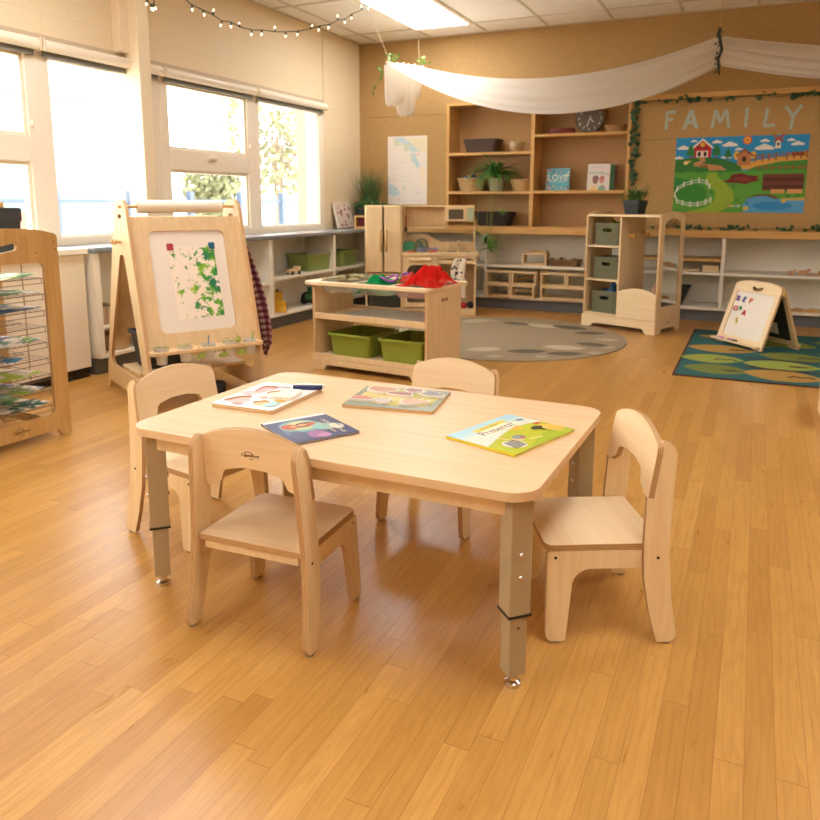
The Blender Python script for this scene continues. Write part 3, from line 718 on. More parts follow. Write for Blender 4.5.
# painting + magnets + cups
def on_board(x, z, off=.0): return em @ (bpl() @ Vector((x, z * sc, off)))
brot = (em @ bpl()).to_quaternion()
pm = MB().prism(rrect(-.127, .127, -.195, .195, .001), 0, .0012)
o = pm.build('painting', paint_splash('green_dabs', 4, ((200, 205, 60), (120, 180, 40), (60, 150, 50), (30, 120, 80)), .515, scale=22, grad=.62, gax=0, paper=(246, 232, 212)))
o.rotation_mode = 'QUATERNION'; o.rotation_quaternion = brot @ Matrix.Rotation(R(1.5), 4, 'Z').to_quaternion(); o.location = on_board(.314, .653, -.0085)
tag(o, 'green finger painting on white paper held by magnets on the easel', 'painting')
for x, c, nm in ((.196, (176, 36, 56), 'red'), (.425, (20, 96, 120), 'teal blue')):
    o = MB().prism(rrect(-.017, .017, -.018, .018, .006), 0, .006).build('magnet', plain(nm + '_magnet', c, .4), bevel=.002)
    o.rotation_mode = 'QUATERNION'; o.rotation_quaternion = brot; o.location = on_board(x, .842, -.0072)
    tag(o, nm + ' square magnet on the easel whiteboard holding the painting', 'magnet')
CUPM = sheer('clear_cup_plastic', (240, 234, 222), .5, .4, .2)
cupl = ['leftmost clear paint cup in the easel tray', 'second clear paint cup from the left in the easel tray', 'clear paint cup with blue brush in the middle of the easel tray', 'clear paint cup with a red dab, fourth from the left in the easel tray', 'rightmost clear paint cup with green brush in the easel tray']
for i, x in enumerate(cups):
    c = thing('paint_cup', cupl[i], 'cup', em @ Vector((x, -.793, .254)), E_rz, 'clear paint cups in the easel tray')
    MB().lathe([(0, 0), (.026, 0), (.0325, .068), (.038, .0685), (.038, .082), (.036, .082), (.0305, .068), (.025, .003), (0, .003)], 24).build('cup_body', CUPM, c, smooth=50)
    pl = MB()
    for q in range(4):
        a = q * 1.7 + i; 
        if i in (0, 1, 3):
            pl.prism(lens(.03 * math.cos(a), .02 * math.sin(a), .035, .018, a), .0845 + .003 * q, .0855 + .003 * q)
    if i in (0, 1, 3): pl.build('paint_dabber', LEAFY, c)
    else: pl.b.free()
for i, cx, (dx, dz), cc in ((2, .31, (0.004, .09), (20, 110, 150)), (4, .545, (.03, .085), (40, 150, 70))):
    p0 = em @ Vector((cx, -.79, .26)); 
    b = thing('paint_brush', ('blue' if i == 2 else 'green') + ' handled paint brush standing in an easel cup', 'brush', p0, E_rz)
    MB().tube([(0, 0, .03), (dx, 0, .03 + dz)], [.003, .0025], 8).build('brush_handle', plain('brush_' + ('blue' if i == 2 else 'green'), cc, .35), b)
    MB().tube([(-dx * .3, 0, 0), (0, 0, .032)], [.006, .004], 8).build('bristles', plain('bristle', (60, 50, 40), .9), b)
for i, (x, f, z, a) in enumerate(((.25, .842, .285, .5), (.372, .842, .275, 0), (.475, .842, .28, .3), (.475, .80, .342, 1.0))):
    d = thing('dabber', ['green sponge leaf hanging in front of the second cup', 'green sponge leaf hanging beside the blue brush', 'green sponge leaf hanging below the fourth cup', 'green sponge leaf lying on top of the easel tray'][i], 'sponge', em @ Vector((x, -f - .003, z)), E_rz, 'sponge leaves on the easel tray')
    mm = Matrix.Rotation(R(75 if i < 3 else 15), 4, 'X')
    MB().prism(lens(0, 0, .055, .028, a), -.006, .006, mm).build('sponge', LEAFY, d, bevel=.004)
    MB().tube([(0, 0, .006), (.004, .01, .028), (-.006, .022, .048 if i < 3 else .02)], .0016, 6).build('cord', LEAFY, d)
# plaid shirt on the right pegs
def shirt(u, v):
    # u around, v from top to bottom
    z = .915 - .735 * v
    wdt = .018 + .068 * max(0, math.sin(PI * min(1, v * .93) ** 1.35)) ** 1.0
    wdt *= 1.0 if v < .9 else 1 - (v - .9) * 6
    a = 2 * PI * u; rip = 1 + .22 * math.sin(5 * a + 4 * v) + .1 * math.sin(9 * a)
    return (.672 + .085 * v + wdt * .62 * math.cos(a) * rip, -.43 - .09 * v + wdt * 1.35 * math.sin(a) * rip, z + .012 * math.sin(3 * a) * v)
o = MB().grid(shirt, 56, 40, uv=(9, 20)).build('plaid_shirt', plaid_mat(), smooth=70)
o.matrix_world = em; tag(o, 'maroon plaid flannel shirt hanging on the right side of the easel', 'shirt')
def tapered_bin(name, mats, loc, rz, L0, W0, L1, W1, H, label, cat, group=None, rim=True, th=.004, rimmat=None):
    t = thing(name, label, cat, loc, rz, group)
    b = MB(); n0 = rrect(-L0 / 2, L0 / 2, -W0 / 2, W0 / 2, .025, 4); n1 = rrect(-L1 / 2, L1 / 2, -W1 / 2, W1 / 2, .03, 4)
    i0 = rrect(-L0 / 2 + th, L0 / 2 - th, -W0 / 2 + th, W0 / 2 - th, .022, 4); i1 = rrect(-L1 / 2 + th, L1 / 2 - th, -W1 / 2 + th, W1 / 2 - th, .027, 4)
    rings = [[(x, y, 0) for x, y in n0], [(x, y, H) for x, y in n1], [(x, y, H) for x, y in i1], [(x, y, th) for x, y in i0]]
    vs = [[b.b.verts.new(Vector(p)) for p in r] for r in rings]
    n = len(n0)
    for A, B in zip(vs, vs[1:]):
        for k in range(n): b._f([A[k], A[(k + 1) % n], B[(k + 1) % n], B[k]])
    b._f(vs[0][::-1]); b._f(vs[-1])
    o = b.build('tub_body' if rim else 'basket_body', mats, t, smooth=35)
    if rim:
        r1 = rrect(-L1 / 2 - .012, L1 / 2 + .012, -W1 / 2 - .012, W1 / 2 + .012, .035, 4)
        MB().prism(r1, H - .016, H + .001, None, holes=[i1[::-1]]).build('rim', rimmat or mats, t, bevel=.003)
        h = MB()
        for s in (-1, 1): h.box(-L0 * .28, L0 * .28, s * W1 / 2 - .006, s * W1 / 2 + .006, H * .28, H * .3) 
        h.b.free()
    return t
t2 = tapered_bin('storage_bin', DARKG, em @ Vector((.17, -.42, .1735)), E_rz, .20, .20, .26, .25, .20, 'dark bin on the lower shelf inside the easel', 'bin')
tag(MB().lathe([(0, 0), (.045, 0), (.05, .01), (.05, .075), (.045, .085), (.03, .09), (0, .09)], 20).build('paint_jar', BLACK, smooth=40, loc=em @ Vector((.40, -.66, 0))), 'round black jar on the floor beneath the easel tray', 'jar')
# ------------------------------------------------------------------ print / artwork helper
class Art:
    """flat printed artwork: coloured outlines stacked a hair apart on a card"""
    def __init__(s, m=None, step=.0004): s.mb = MB(); s.m = m or Matrix(); s.k = 0; s.step = step
    def add(s, pts, c, k=None):
        s.k += 1; z = s.step * (k if k is not None else s.k)
        vs = [s.mb.b.verts.new(s.m @ Vector((p[0], p[1], z))) for p in pts]
        a = sum(pts[i][0] * pts[(i + 1) % len(pts)][1] - pts[(i + 1) % len(pts)][0] * pts[i][1] for i in range(len(pts)))
        s.mb._f(vs if a > 0 else vs[::-1], 0, lin(c)); return s
    def rect(s, x0, y0, x1, y1, c): return s.add([(x0, y0), (x1, y0), (x1, y1), (x0, y1)], c)
    def ell(s, x, y, rx, ry, c, a=0, n=18): return s.add(ell(x, y, rx, ry, n, a), c)
    def line(s, pts, w, c):
        for (a, b), (d, e) in zip(pts, pts[1:]):
            L = math.hypot(d - a, e - b) or 1; nx, ny = -(e - b) / L * w / 2, (d - a) / L * w / 2
            s.add([(a - nx, b - ny), (d - nx, e - ny), (d + nx, e + ny), (a + nx, b + ny)], c)
        return s
    def text(s, t, size, x, y, c, ang=0, shear=0, spacing=1.0):
        s.k += 1
        m = s.m @ Matrix.Translation((x, y, s.step * s.k)) @ Matrix.Rotation(ang, 4, 'Z'); s.mb.text(t, size, m, .0001, 0, lin(c), shear, 'CENTER', spacing); return s

# ------------------------------------------------------------------ things on the table
TZ = .4785
WPAP = plain('puzzle_white', (250, 244, 238), .5, var=.01)
# puzzle with recesses and lifted whale
t = thing('puzzle_board', 'white wooden puzzle with pink cut-out recesses at the far left of the table', 'puzzle', (-1.333, 1.862, TZ), R(1.5))
MB().prism(rrect(-.108, .108, -.147, .147, .012), 0, .006, mi=0, mi_edge=1).build('puzzle_base', [PAPER, EDGE_L], t, bevel=.0015)
def blob(cx, cy, rx, ry, seed, n=22, am=.22):
    rnd = random.Random(seed); ph = [rnd.uniform(0, 6.28) for _ in range(4)]
    out = []
    for k in range(n):
        a = 2 * PI * k / n; q = 1 + am * (math.sin(2 * a + ph[0]) * .5 + math.sin(3 * a + ph[1]) * .6 + math.sin(5 * a + ph[2]) * .35)
        out.append((cx + rx * q * math.cos(a), cy + ry * q * math.sin(a)))
    return out
recs = [blob(-.055, -.075, .034, .045, 3), blob(.03, -.085, .026, .028, 5), blob(-.05, .06, .026, .055, 8), blob(.01, .03, .03, .036, 11), blob(.055, -.02, .026, .04, 13)]
MB().prism(rrect(-.1075, .1075, -.1465, .1465, .012), .0055, .0105, None, holes=[r[::-1] for r in recs], mi=0, mi_edge=1).build('puzzle_face', [WPAP, EDGE_L], t)
a = Art(Matrix.Translation((0, 0, .0062)), .0003)
for i, r in enumerate(recs): a.add(r, ((240, 190, 180), (240, 205, 150), (244, 170, 170), (246, 226, 200), (200, 214, 190))[i])
a.m = Matrix.Translation((0, 0, .0106))
for (x, y, rx, ry, c) in ((-.07, .0, .03, .02, (242, 200, 196)), (.07, -.09, .02, .03, (170, 216, 214)), (.075, -.05, .015, .012, (238, 190, 70)), (-.02, .11, .03, .02, (246, 220, 216)), (.08, .02, .016, .03, (206, 226, 196)), (-.03, -.12, .02, .01, (238, 170, 160)), (.0, -.03, .014, .016, (246, 214, 200))): a.ell(x, y, rx, ry, c)
a.mb.build('puzzle_print', PRINT, t)
whale = rpoly([(-.052, -.016, .01), (.03, -.02, .012), (.05, -.004, .004), (.046, .014, .006), (.012, .016, .01), (-.02, .024, .01), (-.05, .012, .008)], .008)
o = MB().prism(whale, 0, .012, mi=0).prism(rpoly([(-.052, -.0165, .008), (.03, -.0205, .012), (.0505, -.004, .004), (.02, -.004, .01), (-.02, -.001, .01), (-.052, -.004, .004)], .006), -.0002, .0126, mi=1).build('puzzle_piece', [PAPER, plain('navy_print', (36, 50, 96), .5)], bevel=.001, loc=(-1.262, 1.985, TZ + .0112)); o.rotation_euler = (0, 0, .42)
tag(o, 'navy and white puzzle piece lying on the white puzzle at far left', 'puzzle piece')
o = MB().prism(rrect(-.032, .032, -.05, .05, .012), 0, .011).build('puzzle_piece', PAPER, bevel=.0015, loc=(-1.268, 1.872, TZ + .0112)); o.rotation_euler = (0, 0, .25)
tag(o, 'plain pale puzzle piece on the white puzzle beside its navy piece', 'puzzle piece')
# woodland chunky puzzle
t = thing('puzzle_board', 'yellow and green woodland puzzle board near the far table edge', 'puzzle', (-.960, 2.010, TZ), R(9))
MB().prism(rrect(-.14, .14, -.12, .12, .005), 0, .008, mi=0, mi_edge=1).build('puzzle_base', [plain('olive_print', (150, 150, 110), .5), EDGE_L], t, bevel=.0012)
a = Art(Matrix.Translation((0, 0, .0081)), .0002)
a.rect(-.138, -.118, .138, .118, (142, 150, 128))
a.add(rpoly([(-.12, -.06), (.0, -.09), (.11, -.08), (.125, .04), (.09, .10), (-.10, .10), (-.12, .03)], .03), (226, 200, 120))
for x, y, w, h, c in ((-.03, .06, .05, .07, (190, 176, 60)), (.05, .05, .04, .12, (176, 170, 50)), (.1, -.01, .04, .09, (190, 180, 70)), (-.08, -.02, .05, .04, (206, 190, 90)), (.02, -.06, .06, .04, (200, 184, 70)), (-.1, .08, .04, .05, (120, 136, 110))): a.rect(x - w / 2, y - h / 2, x + w / 2, y + h / 2, c)
a.mb.build('puzzle_print', PRINT, t)
pm_ = Matrix.Translation((-.960, 2.010, TZ + .0085)) @ Matrix.Rotation(R(9), 4, 'Z')
pcs = [(-.072, .060, .050, .036, (190, 140, 110), 'brown bear shaped', 1), (.030, .072, .032, .024, (150, 100, 100), 'rosy brown hedgehog shaped', 2), (.095, .045, .040, .026, (120, 116, 116), 'grey squirrel shaped', 3), (.005, .022, .042, .022, (160, 96, 84), 'maroon leaf shaped', 4),
       (-.098, -.055, .036, .024, (206, 130, 110), 'coral bird shaped', 5), (-.032, -.062, .036, .022, (196, 186, 176), 'pale rabbit shaped', 6), (.062, -.055, .046, .030, (220, 156, 124), 'peach fox shaped', 7)]
for x, y, rx, ry, c, nm, sd in pcs:
    big = blob(0, 0, rx * .92, ry, sd * 3 + 1, n=30, am=.26); sm = [(px * .88, py * .86 + .001) for px, py in big]
    o = MB().prism(big, 0, .008, c=lin((240, 230, 214))).prism(sm, .0079, .0085, c=lin(c)).build('puzzle_piece', PRINT, bevel=.001); o.location = pm_ @ Vector((x, y, 0)); o.rotation_euler = (0, 0, R(9))
    tag(o, nm + ' puzzle piece on the woodland puzzle board', 'puzzle piece', 'woodland puzzle pieces')
def book(name, label, loc, rz, W, H, T, spine, cover_art, cat='book'):
    t = thing(name, label, cat, loc, rz)
    MB().box(-W / 2 + .002, W / 2 - .003, -H / 2 + .003, H / 2 - .003, .0008, T - .0008).build('pages', PAPER, t)
    MB().box(-W / 2, W / 2, -H / 2, H / 2, 0, .0008).box(-W / 2, -W / 2 + .0015, -H / 2, H / 2, 0, T).box(-W / 2, W / 2, -H / 2, H / 2, T - .0008, T).build('cover', spine, t)
    a = Art(Matrix.Translation((0, 0, T + .00008)), .00003); cover_art(a, W, H); a.mb.build('cover_print', PRINT, t); return t
def art_presents(a, W, H):
    a.rect(-W / 2, -H / 2, W / 2, H / 2, (222, 226, 206))
    a.rect(-W / 2, H * .33, W / 2, H / 2, (168, 212, 220)); a.rect(-W / 2, H * .24, W / 2, H * .34, (196, 220, 216))
    a.add([(-W / 2, -H / 2), (W / 2, -H / 2), (W / 2, H * .0), (W * .36, H * .06), (W * .2, H * .10), (0, H * .06), (-W * .2, -H * .0), (-W * .36, -H * .07), (-W / 2, -H * .12)], (190, 196, 40))
    a.add([(-W * .3, -H / 2), (W / 2, -H / 2), (W / 2, -H * .2), (W * .2, -H * .28)], (168, 188, 44))
    a.add(rpoly([(-W * .24, H * .28), (W * .27, H * .30), (W * .28, H * .40), (-W * .23, H * .38)], .004), (228, 208, 80))
    a.text('Richard Byrne', .013, 0, H * .34, (120, 110, 50))
    a.add(rpoly([(-W * .22, H * .12), (W * .26, H * .14), (W * .31, H * .22), (W * .25, H * .31), (-W * .21, H * .28), (-W * .26, H * .2)], .008), (246, 234, 206))
    a.text('Presents?', .040, 0, H * .205, (44, 44, 40), spacing=.95)
    a.add(lens(W * .40, H * .23, W * .10, H * .07, -.3), (70, 120, 150))
    a.ell(W * .14, H * .05, W * .07, H * .06, (238, 186, 70)); a.ell(W * .20, H * .09, W * .03, H * .035, (238, 186, 70)); a.line([(W * .07, H * .05), (W * .04, H * .13)], .004, (238, 186, 70))
    a.ell(-W * .27, -H * .29, W * .10, H * .15, (236, 230, 220), .6)
    for q in range(6): a.line([(-W * .35 + q * W * .028, -H * .40), (-W * .31 + q * W * .028, -H * .18)], .005, (50, 50, 50))
    a.ell(-W * .12, -H * .20, W * .06, H * .08, (240, 206, 150)); a.ell(-W * .07, -H * .17, W * .075, H * .08, (140, 152, 140)); a.ell(-W * .05, -H * .21, W * .028, H * .03, (200, 90, 50))
    a.line([(-W * .2, -H * .16), (-W * .24, -H * .02)], .008, (240, 206, 150)); a.line([(-W * .05, -H * .3), (W * .10, -H * .36)], .008, (240, 206, 150))
    a.ell(W * .42, -H * .22, W * .07, H * .17, (240, 190, 80), .5); a.ell(W * .29, -H * .12, W * .08, H * .06, (60, 60, 40)); a.ell(W * .30, -H * .18, W * .03, H * .07, (60, 60, 40)); a.ell(W * .36, -H * .30, W * .03, H * .14, (238, 190, 90), .3); a.rect(W * .38, -H * .05, W * .46, H * .02, (214, 84, 50))
book('picture_book', 'yellow-green picture book titled Presents near the right end of the table', (-.542, 1.822, TZ), math.atan2(.266, .087), .275, .215, .007, plain('yellow_cover', (226, 204, 40), .35), art_presents)
def art_night(a, W, H):
    a.rect(-W / 2, -H / 2, W / 2, H / 2, (46, 58, 104))
    a.add(rpoly([(-W * .40, -H * .35), (W * .2, -H * .42), (W * .42, -H * .1), (W * .1, H * .1), (-W * .3, H * .16)], .03), (72, 108, 150))
    a.ell(-W * .12, -H * .08, W * .26, H * .30, (112, 168, 160)); a.ell(-W * .14, -H * .06, W * .19, H * .22, (206, 200, 140)); a.ell(W * .05, H * .18, W * .16, H * .14, (132, 190, 180), .4)
    a.ell(W * .30, -H * .05, W * .14, H * .16, (150, 96, 150), .6); a.ell(W * .25, -H * .28, W * .2, H * .12, (60, 74, 120)); a.ell(W * .38, H * .02, W * .08, H * .1, (190, 130, 170))
    a.ell(-W * .14, -H * .02, W * .10, H * .17, (60, 40, 36), .2); a.ell(-W * .13, H * .07, W * .055, H * .09, (196, 84, 40), .1); a.ell(-W * .14, -H * .05, W * .05, H * .07, (226, 150, 90)); a.ell(-W * .14, -H * .24, W * .12, H * .12, (190, 70, 40)); a.ell(-W * .14, -H * .18, W * .04, H * .05, (220, 160, 80))
    a.ell(W * .12, H * .36, W * .13, H * .10, (214, 214, 190))
    a.rect(-W / 2, -H / 2, -W * .42, H / 2, (222, 224, 226))
    for q, tx in enumerate(("MILLY'S", 'MIDNIGHT STARS', 'AND THE MOON')): a.text(tx, (.018, .017, .013)[q], W * .10, H * (.42 - .105 * q), ((60, 56, 90), (238, 226, 190), (238, 226, 190))[q])
book('picture_book', 'dark blue picture book with glowing orange figure, behind the front chair', (-1.046, 1.642, TZ), math.atan2(-.52, .855), .206, .190, .006, plain('navy_cover', (52, 60, 100), .3), art_night)

# ------------------------------------------------------------------ sensory play table
PT = Matrix.Translation((-2.13, 4.285, 0)) @ Matrix.Rotation(R(-6.5), 4, 'Z')
t = thing('sensory_table', 'maple play table with open shelves and clear tubs in its top', 'play table', (-2.13, 4.285, 0), R(-6.5))
hx, hy = .43, .215
hcut = rrect(-.045, .045, .475, .497, .011)
side = rpoly([(-hy, 0, .004), (-hy + .06, 0, .012), (-hy + .085, .035, .012), (hy - .085, .035, .012), (hy - .06, 0, .012), (hy, 0, .004), (hy, .552, .003), (-hy, .552, .003)], .01)
for s in (-1, 1):
    a = (-hx, -hx + .018) if s < 0 else (hx - .018, hx)
    MB().prism(side, a[0], a[1], YZ(), holes=[hcut[::-1]], mi=0, mi_edge=1).build('end_panel', [BIRCH, EDGE_L], t, bevel=.003)
top_h = [rrect(-.42, -.15, -.17, .18, .03), rrect(-.13, .13, -.17, .18, .03), rrect(.15, .42, -.17, .18, .03)]
MB().prism(rrect(-.50, .44, -.235, .325, .05, 8), .552, .572, Matrix.Translation((0, 0, 0)), holes=[h[::-1] for h in top_h]).build('tabletop', [MAPLE], t, bevel=.007, seg=3, smooth=50)
skirt = rpoly([(-hx, 0, .004), (-hx + .09, 0, .012), (-hx + .115, .036, .015), (hx - .115, .036, .015), (hx - .09, 0, .012), (hx, 0, .004), (hx, .072, .002), (-hx, .072, .002)], .01)
MB().prism(skirt, 0, .016, XZ(-hy - .001)).build('skirt', [BIRCH], t, bevel=.002)
MB().prism(skirt, 0, .016, XZ(hy - .015)).build('skirt', [BIRCH], t, bevel=.002)
MB().box(-hx + .018, hx - .018, -hy + .01, hy, .076, .094).box(-hx, hx, -hy - .004, -hy + .014, .074, .104).build('shelf', BIRCH, t, bevel=.002)
MB().box(-hx + .018, hx - .018, -hy + .01, hy, .335, .352).box(-hx + .018, hx - .018, -hy - .002, -hy + .014, .333, .372).box(-hx + .018, hx - .018, hy - .012, hy, .335, .372).build('shelf', BIRCH, t, bevel=.002)
for i, h in enumerate(top_h):
    xs = [p[0] for p in h]; ys = [p[1] for p in h]; x0, x1, y0, y1 = min(xs), max(xs), min(ys), max(ys)
    b = MB(); dz = .503
    n0 = rrect(x0 + .02, x1 - .02, y0 + .02, y1 - .02, .03, 4); n1 = rrect(x0 + .003, x1 - .003, y0 + .003, y1 - .003, .03, 4)
    A = [b.b.verts.new((x, y, dz)) for x, y in n0]; B = [b.b.verts.new((x, y, .573)) for x, y in n1]; n = len(A)
    for k in range(n): b._f([A[k], A[(k + 1) % n], B[(k + 1) % n], B[k]])
    b._f(A[::-1]); b.build('clear_tub', CLEAR, t, smooth=40, solid=.003)
def on_pt(x, y, z): return PT @ Vector((x, y, z))
tag(MB().prism(rrect(-.30, .30, -.165, .165, .012), 0, .012).build('mat', plain('grey_rubber_mat', (158, 158, 150), .35), bevel=.002, loc=on_pt(.06, .01, .3525)), 'grey flat mat on the middle shelf of the play table', 'mat').rotation_euler = (0, 0, R(-6.5))
for x, lb in ((-.175, 'lime green storage tub at left under the play table'), (.215, 'lime green storage tub at right under the play table')):
    b = tapered_bin('storage_tub', LIME, on_pt(x, -.0, .0945), R(-6.5), .285, .335, .315, .365, .145, lb, 'tub', 'lime green tubs under the play table')
def heap(name, mats, loc, rx, ry, hh, seed, rough=1.0, rz=0, smooth=60, n=34, sharp=7, wall=None):
    def fn(u, v):
        x = (u - .5) * 2; y = (v - .5) * 2; r = min(1, math.sqrt(x * x * .8 + y * y * .8))
        q = mnoise.noise(Vector((x * 2.2 + seed, y * 2.2, seed * .7))); q2 = mnoise.noise(Vector((x * sharp + seed, y * sharp, seed)))
        z = hh * max(0, (1 - r ** 2.2)) * (1 + .6 * q * rough) + .012 * q2 * rough * (1 - r ** 4)
        return (rx * x * (1 + .16 * q * rough), ry * y * (1 + .16 * q2 * rough * .5), max(z, .001))
    o = MB().grid(fn, n, n).build(name, mats, smooth=smooth); o.location = loc; o.rotation_euler = (0, 0, rz); return o
lp = MB(); random.seed(3)
for k in range(150):
    x, y = random.uniform(-.115, .115), random.uniform(-.155, .155); a = random.uniform(0, 6.28); tl = random.uniform(-.25, .25)
    m = Matrix.Translation((x, y, .074 + random.uniform(0, .026) * (1 - abs(x) / .14))) @ Matrix.Rotation(tl, 4, 'X') @ Matrix.Rotation(a, 4, 'Z')
    lp.prism(lens(0, 0, .055, .026, 0, 5), 0, .0012, m)
o = lp.build('leaf_pile', plain('dry_olive_leaves', (150, 138, 82), .7, var=.3, scale=30), loc=on_pt(-.285, .005, .506)); o.rotation_euler = (0, 0, R(-6.5)); tag(o, 'pile of dry olive leaves in the left tub of the play table', 'leaves', kind='stuff')
o = heap('green_cloth', sheer('green_gauze', (32, 150, 84), .35, 0), on_pt(-.035, -.03, .503), .125, .12, .094, 3, 1.2, R(-6)); tag(o, 'crumpled bright green cloth in the middle tub of the play table', 'cloth')
o = heap('olive_cloth', sheer('olive_gauze', (132, 146, 70), .35, 0), on_pt(.075, .07, .503), .05, .08, .085, 6, 1.0, R(-6)); tag(o, 'olive green cloth behind the purple ring on the play table', 'cloth')
o = heap('red_scarf', sheer('red_chiffon', (226, 44, 36), .5, .12), on_pt(.315, .02, .574), .125, .19, .08, 9.3, 1.7, R(-6), n=48, sharp=6); tag(o, 'sheer red scarf heaped over the right end of the play table', 'scarf')
o = heap('pink_scarf', sheer('coral_chiffon', (224, 96, 80), .5, .1), on_pt(.145, .06, .574), .055, .09, .05, 12, 1.0, 0, n=26); tag(o, 'small coral scarf tucked beside the sheer red scarf', 'scarf')
PUR = plain('purple_plastic', (140, 60, 160), .35)
def ring(nm, label, loc, Rr, r, rot):
    o = MB().tube([(Rr * math.cos(a), Rr * math.sin(a) * .8, .012 * math.sin(2 * a)) for a in [2 * PI * k / 28 for k in range(28)]], r, 8, closed=True).build(nm, PUR, smooth=60); o.location = loc; o.rotation_euler = rot; return tag(o, label, 'ring toy')
ring('purple_ring', 'purple plastic ring lying on the green cloth of the play table', on_pt(.035, -.02, .600), .055, .007, (R(10), 0, 0))
ring('purple_ring', 'small upright purple ring behind the other purple ring', on_pt(.085, .10, .605), .026, .008, (R(70), 0, .3))

# ------------------------------------------------------------------ toy kitchen
KO = Vector((-2.395, 6.748, 0)); KR = R(20); KM = Matrix.Translation(KO) @ Matrix.Rotation(KR, 4, 'Z')
t = thing('toy_fridge', 'wooden toy fridge with two tall doors beside the counter', 'toy fridge', KM @ Vector((-.887, 0, 0)), KR)
MB().box(-.18, -.164, 0, .28, 0, 1.045).box(.164, .178, 0, .28, 0, 1.045).box(-.164, .164, 0.004, .28, 1.027, 1.045).box(-.164, .164, .268, .28, .05, 1.027).box(-.164, .164, .01, .268, .38, .396).box(-.164, .164, .004, .268, .03, .06).build('fridge_body', BIRCH, t, bevel=.004)
for s in (-1, 1):
    d = MB().box(min(s * .008, s * .167), max(s * .008, s * .167), -.018, 0, .408, 1.04).build('door', BIRCH, t, bevel=.008)
    h = MB().tube([(s * .028, -.019, .615), (s * .028, -.04, .627), (s * .028, -.04, .80), (s * .028, -.019, .812)], .009, 10).build('handle', BIRCH_D, d, smooth=50)
def felt_bin(label, loc, rz, W, D, H, mat, holeface=True):
    t = thing('felt_bin', label, 'bin', loc, rz)
    hole = [rrect(-.045, .045, H - .075, H - .045, .015)[::-1]] if holeface else []
    MB().prism(rrect(-W / 2, W / 2, 0, H, .006), 0, .006, XZ(-D / 2 + .006), holes=hole).build('front_panel', mat, t)
    MB().box(-W / 2, W / 2, D / 2 - .006, D / 2, 0, H).box(-W / 2, -W / 2 + .006, -D / 2 + .006, D / 2 - .006, 0, H).box(W / 2 - .006, W / 2, -D / 2 + .006, D / 2 - .006, 0, H).box(-W / 2, W / 2, -D / 2 + .006, D / 2, 0, .006).build('bin_body', mat, t)
    for zz in (.03, H / 2, H - .03):
        for s in (-1, 1): MB().cyl(.006, 0, .003, 10, frame_m((s * (W / 2 - .02), -D / 2 + .001, zz), (1, 0, 0), (0, 0, 1))).build('rivet', DARKG, t)
    return t
felt_bin('dark felt bin in the bottom of the toy fridge', KM @ Vector((-.887, .14, .0605)), KR, .30, .22, .255, DFELT)
t = thing('toy_kitchen', 'wooden toy kitchen unit with arched oven, sink cupboard and microwave hutch', 'toy kitchen', KO, KR)
DK_ = .29
MB().box(-.705, -.69, 0, DK_, 0, .57).box(-.366, -.35, 0, DK_, 0, .57).box(-.69, 0, DK_ - .014, DK_, 0, .57).box(-.016, 0, 0, DK_ - .014, 0, .57).box(-.69, -.366, 0, DK_ - .014, .035, .06).box(-.35, -.016, 0, DK_ - .014, .0, .06).build('cabinet_body', BIRCH, t, bevel=.002)
win = rpoly([(-.66, .118, .02), (-.415, .118, .02), (-.415, .44, .05), (-.45, .483, .06), (-.625, .483, .06), (-.66, .44, .05)], .02, 5)
od = MB().prism(rrect(-.692, -.368, .075, .566, .006), 0, .018, XZ(-.0), holes=[win[::-1]]).build('oven_door', [BIRCH], t, bevel=.003)
MB().tube([(-.637, -.032, .533), (-.43, -.032, .533)], .016, 12).build('oven_handle', BIRCH, od, smooth=50)
MB().prism(win, .0, .003, XZ(.006)).build('oven_window', sheer('smoked_window', (70, 64, 52), .2, .4, .2), od)
MB().box(-.66, -.41, .03, .26, .27, .276).build('oven_rack', STEEL, t)
MB().prism(rrect(-.35, -.006, .495, .568, .004), 0, .018, XZ(0), holes=[rrect(-.333, -.03, .53, .547, .007)[::-1]]).build('drawer_front', [BIRCH], t, bevel=.002)
MB().prism(rpoly([(-.707, -.03, .004), (.028, -.03, .03), (.02, DK_, .005), (-.707, DK_, .005)]), .571, .600).build('counter', [BIRCH], t, bevel=.006)
MB().prism(rpoly([(-.707, .6, 0), (-.03, .6, 0), (-.03, .69, .01), (-.345, .69, .03), (-.40, .715, .05), (-.49, .763, .12), (-.63, .763, .12), (-.707, .735, .02)], .01, 6), 0, .014, XZ(DK_ - .005)).build('backsplash', [BIRCH], t, bevel=.002)
MB().box(-.707, -.695, .14, DK_, .6, 1.045).box(-.03, -.014, DK_ - .03, DK_ - .004, .6, .895).box(-.695, -.025, .14, DK_, 1.03, 1.045).build('hutch_frame', BIRCH, t, bevel=.002)
MB().box(-.695, -.30, DK_ - .03, DK_ - .018, .84, 1.03).box(-.695, -.30, .17, DK_ - .018, .822, .84).build('hutch_panel', BIRCH, t, bevel=.002)
mw = MB().box(-.303, -.025, .12, .28, .893, 1.03).build('microwave', BIRCH, t, bevel=.004)
MB().prism(rrect(-.296, -.105, .90, 1.026, .01), 0, .012, XZ(.119), holes=[rrect(-.272, -.128, .912, 1.008, .012)[::-1]]).build('microwave_door', [BIRCH], mw, bevel=.002)
MB().box(-.271, -.129, .112, .1195, .913, 1.007).build('microwave_window', plain('dark_window', (92, 78, 60), .3), mw)
kp = MB().box(-.092, -.035, .114, .12, .905, 1.015).build('keypad', plain('keypad_green', (150, 176, 140), .5), mw)
for r in range(5):
    for c in range(3): MB().box(-.088 + c * .018, -.076 + c * .018, .111, .1145, .912 + r * .02, .925 + r * .02).build('key', plain('key_green_%d%d' % (r, c), (206, 216, 190), .5), kp)
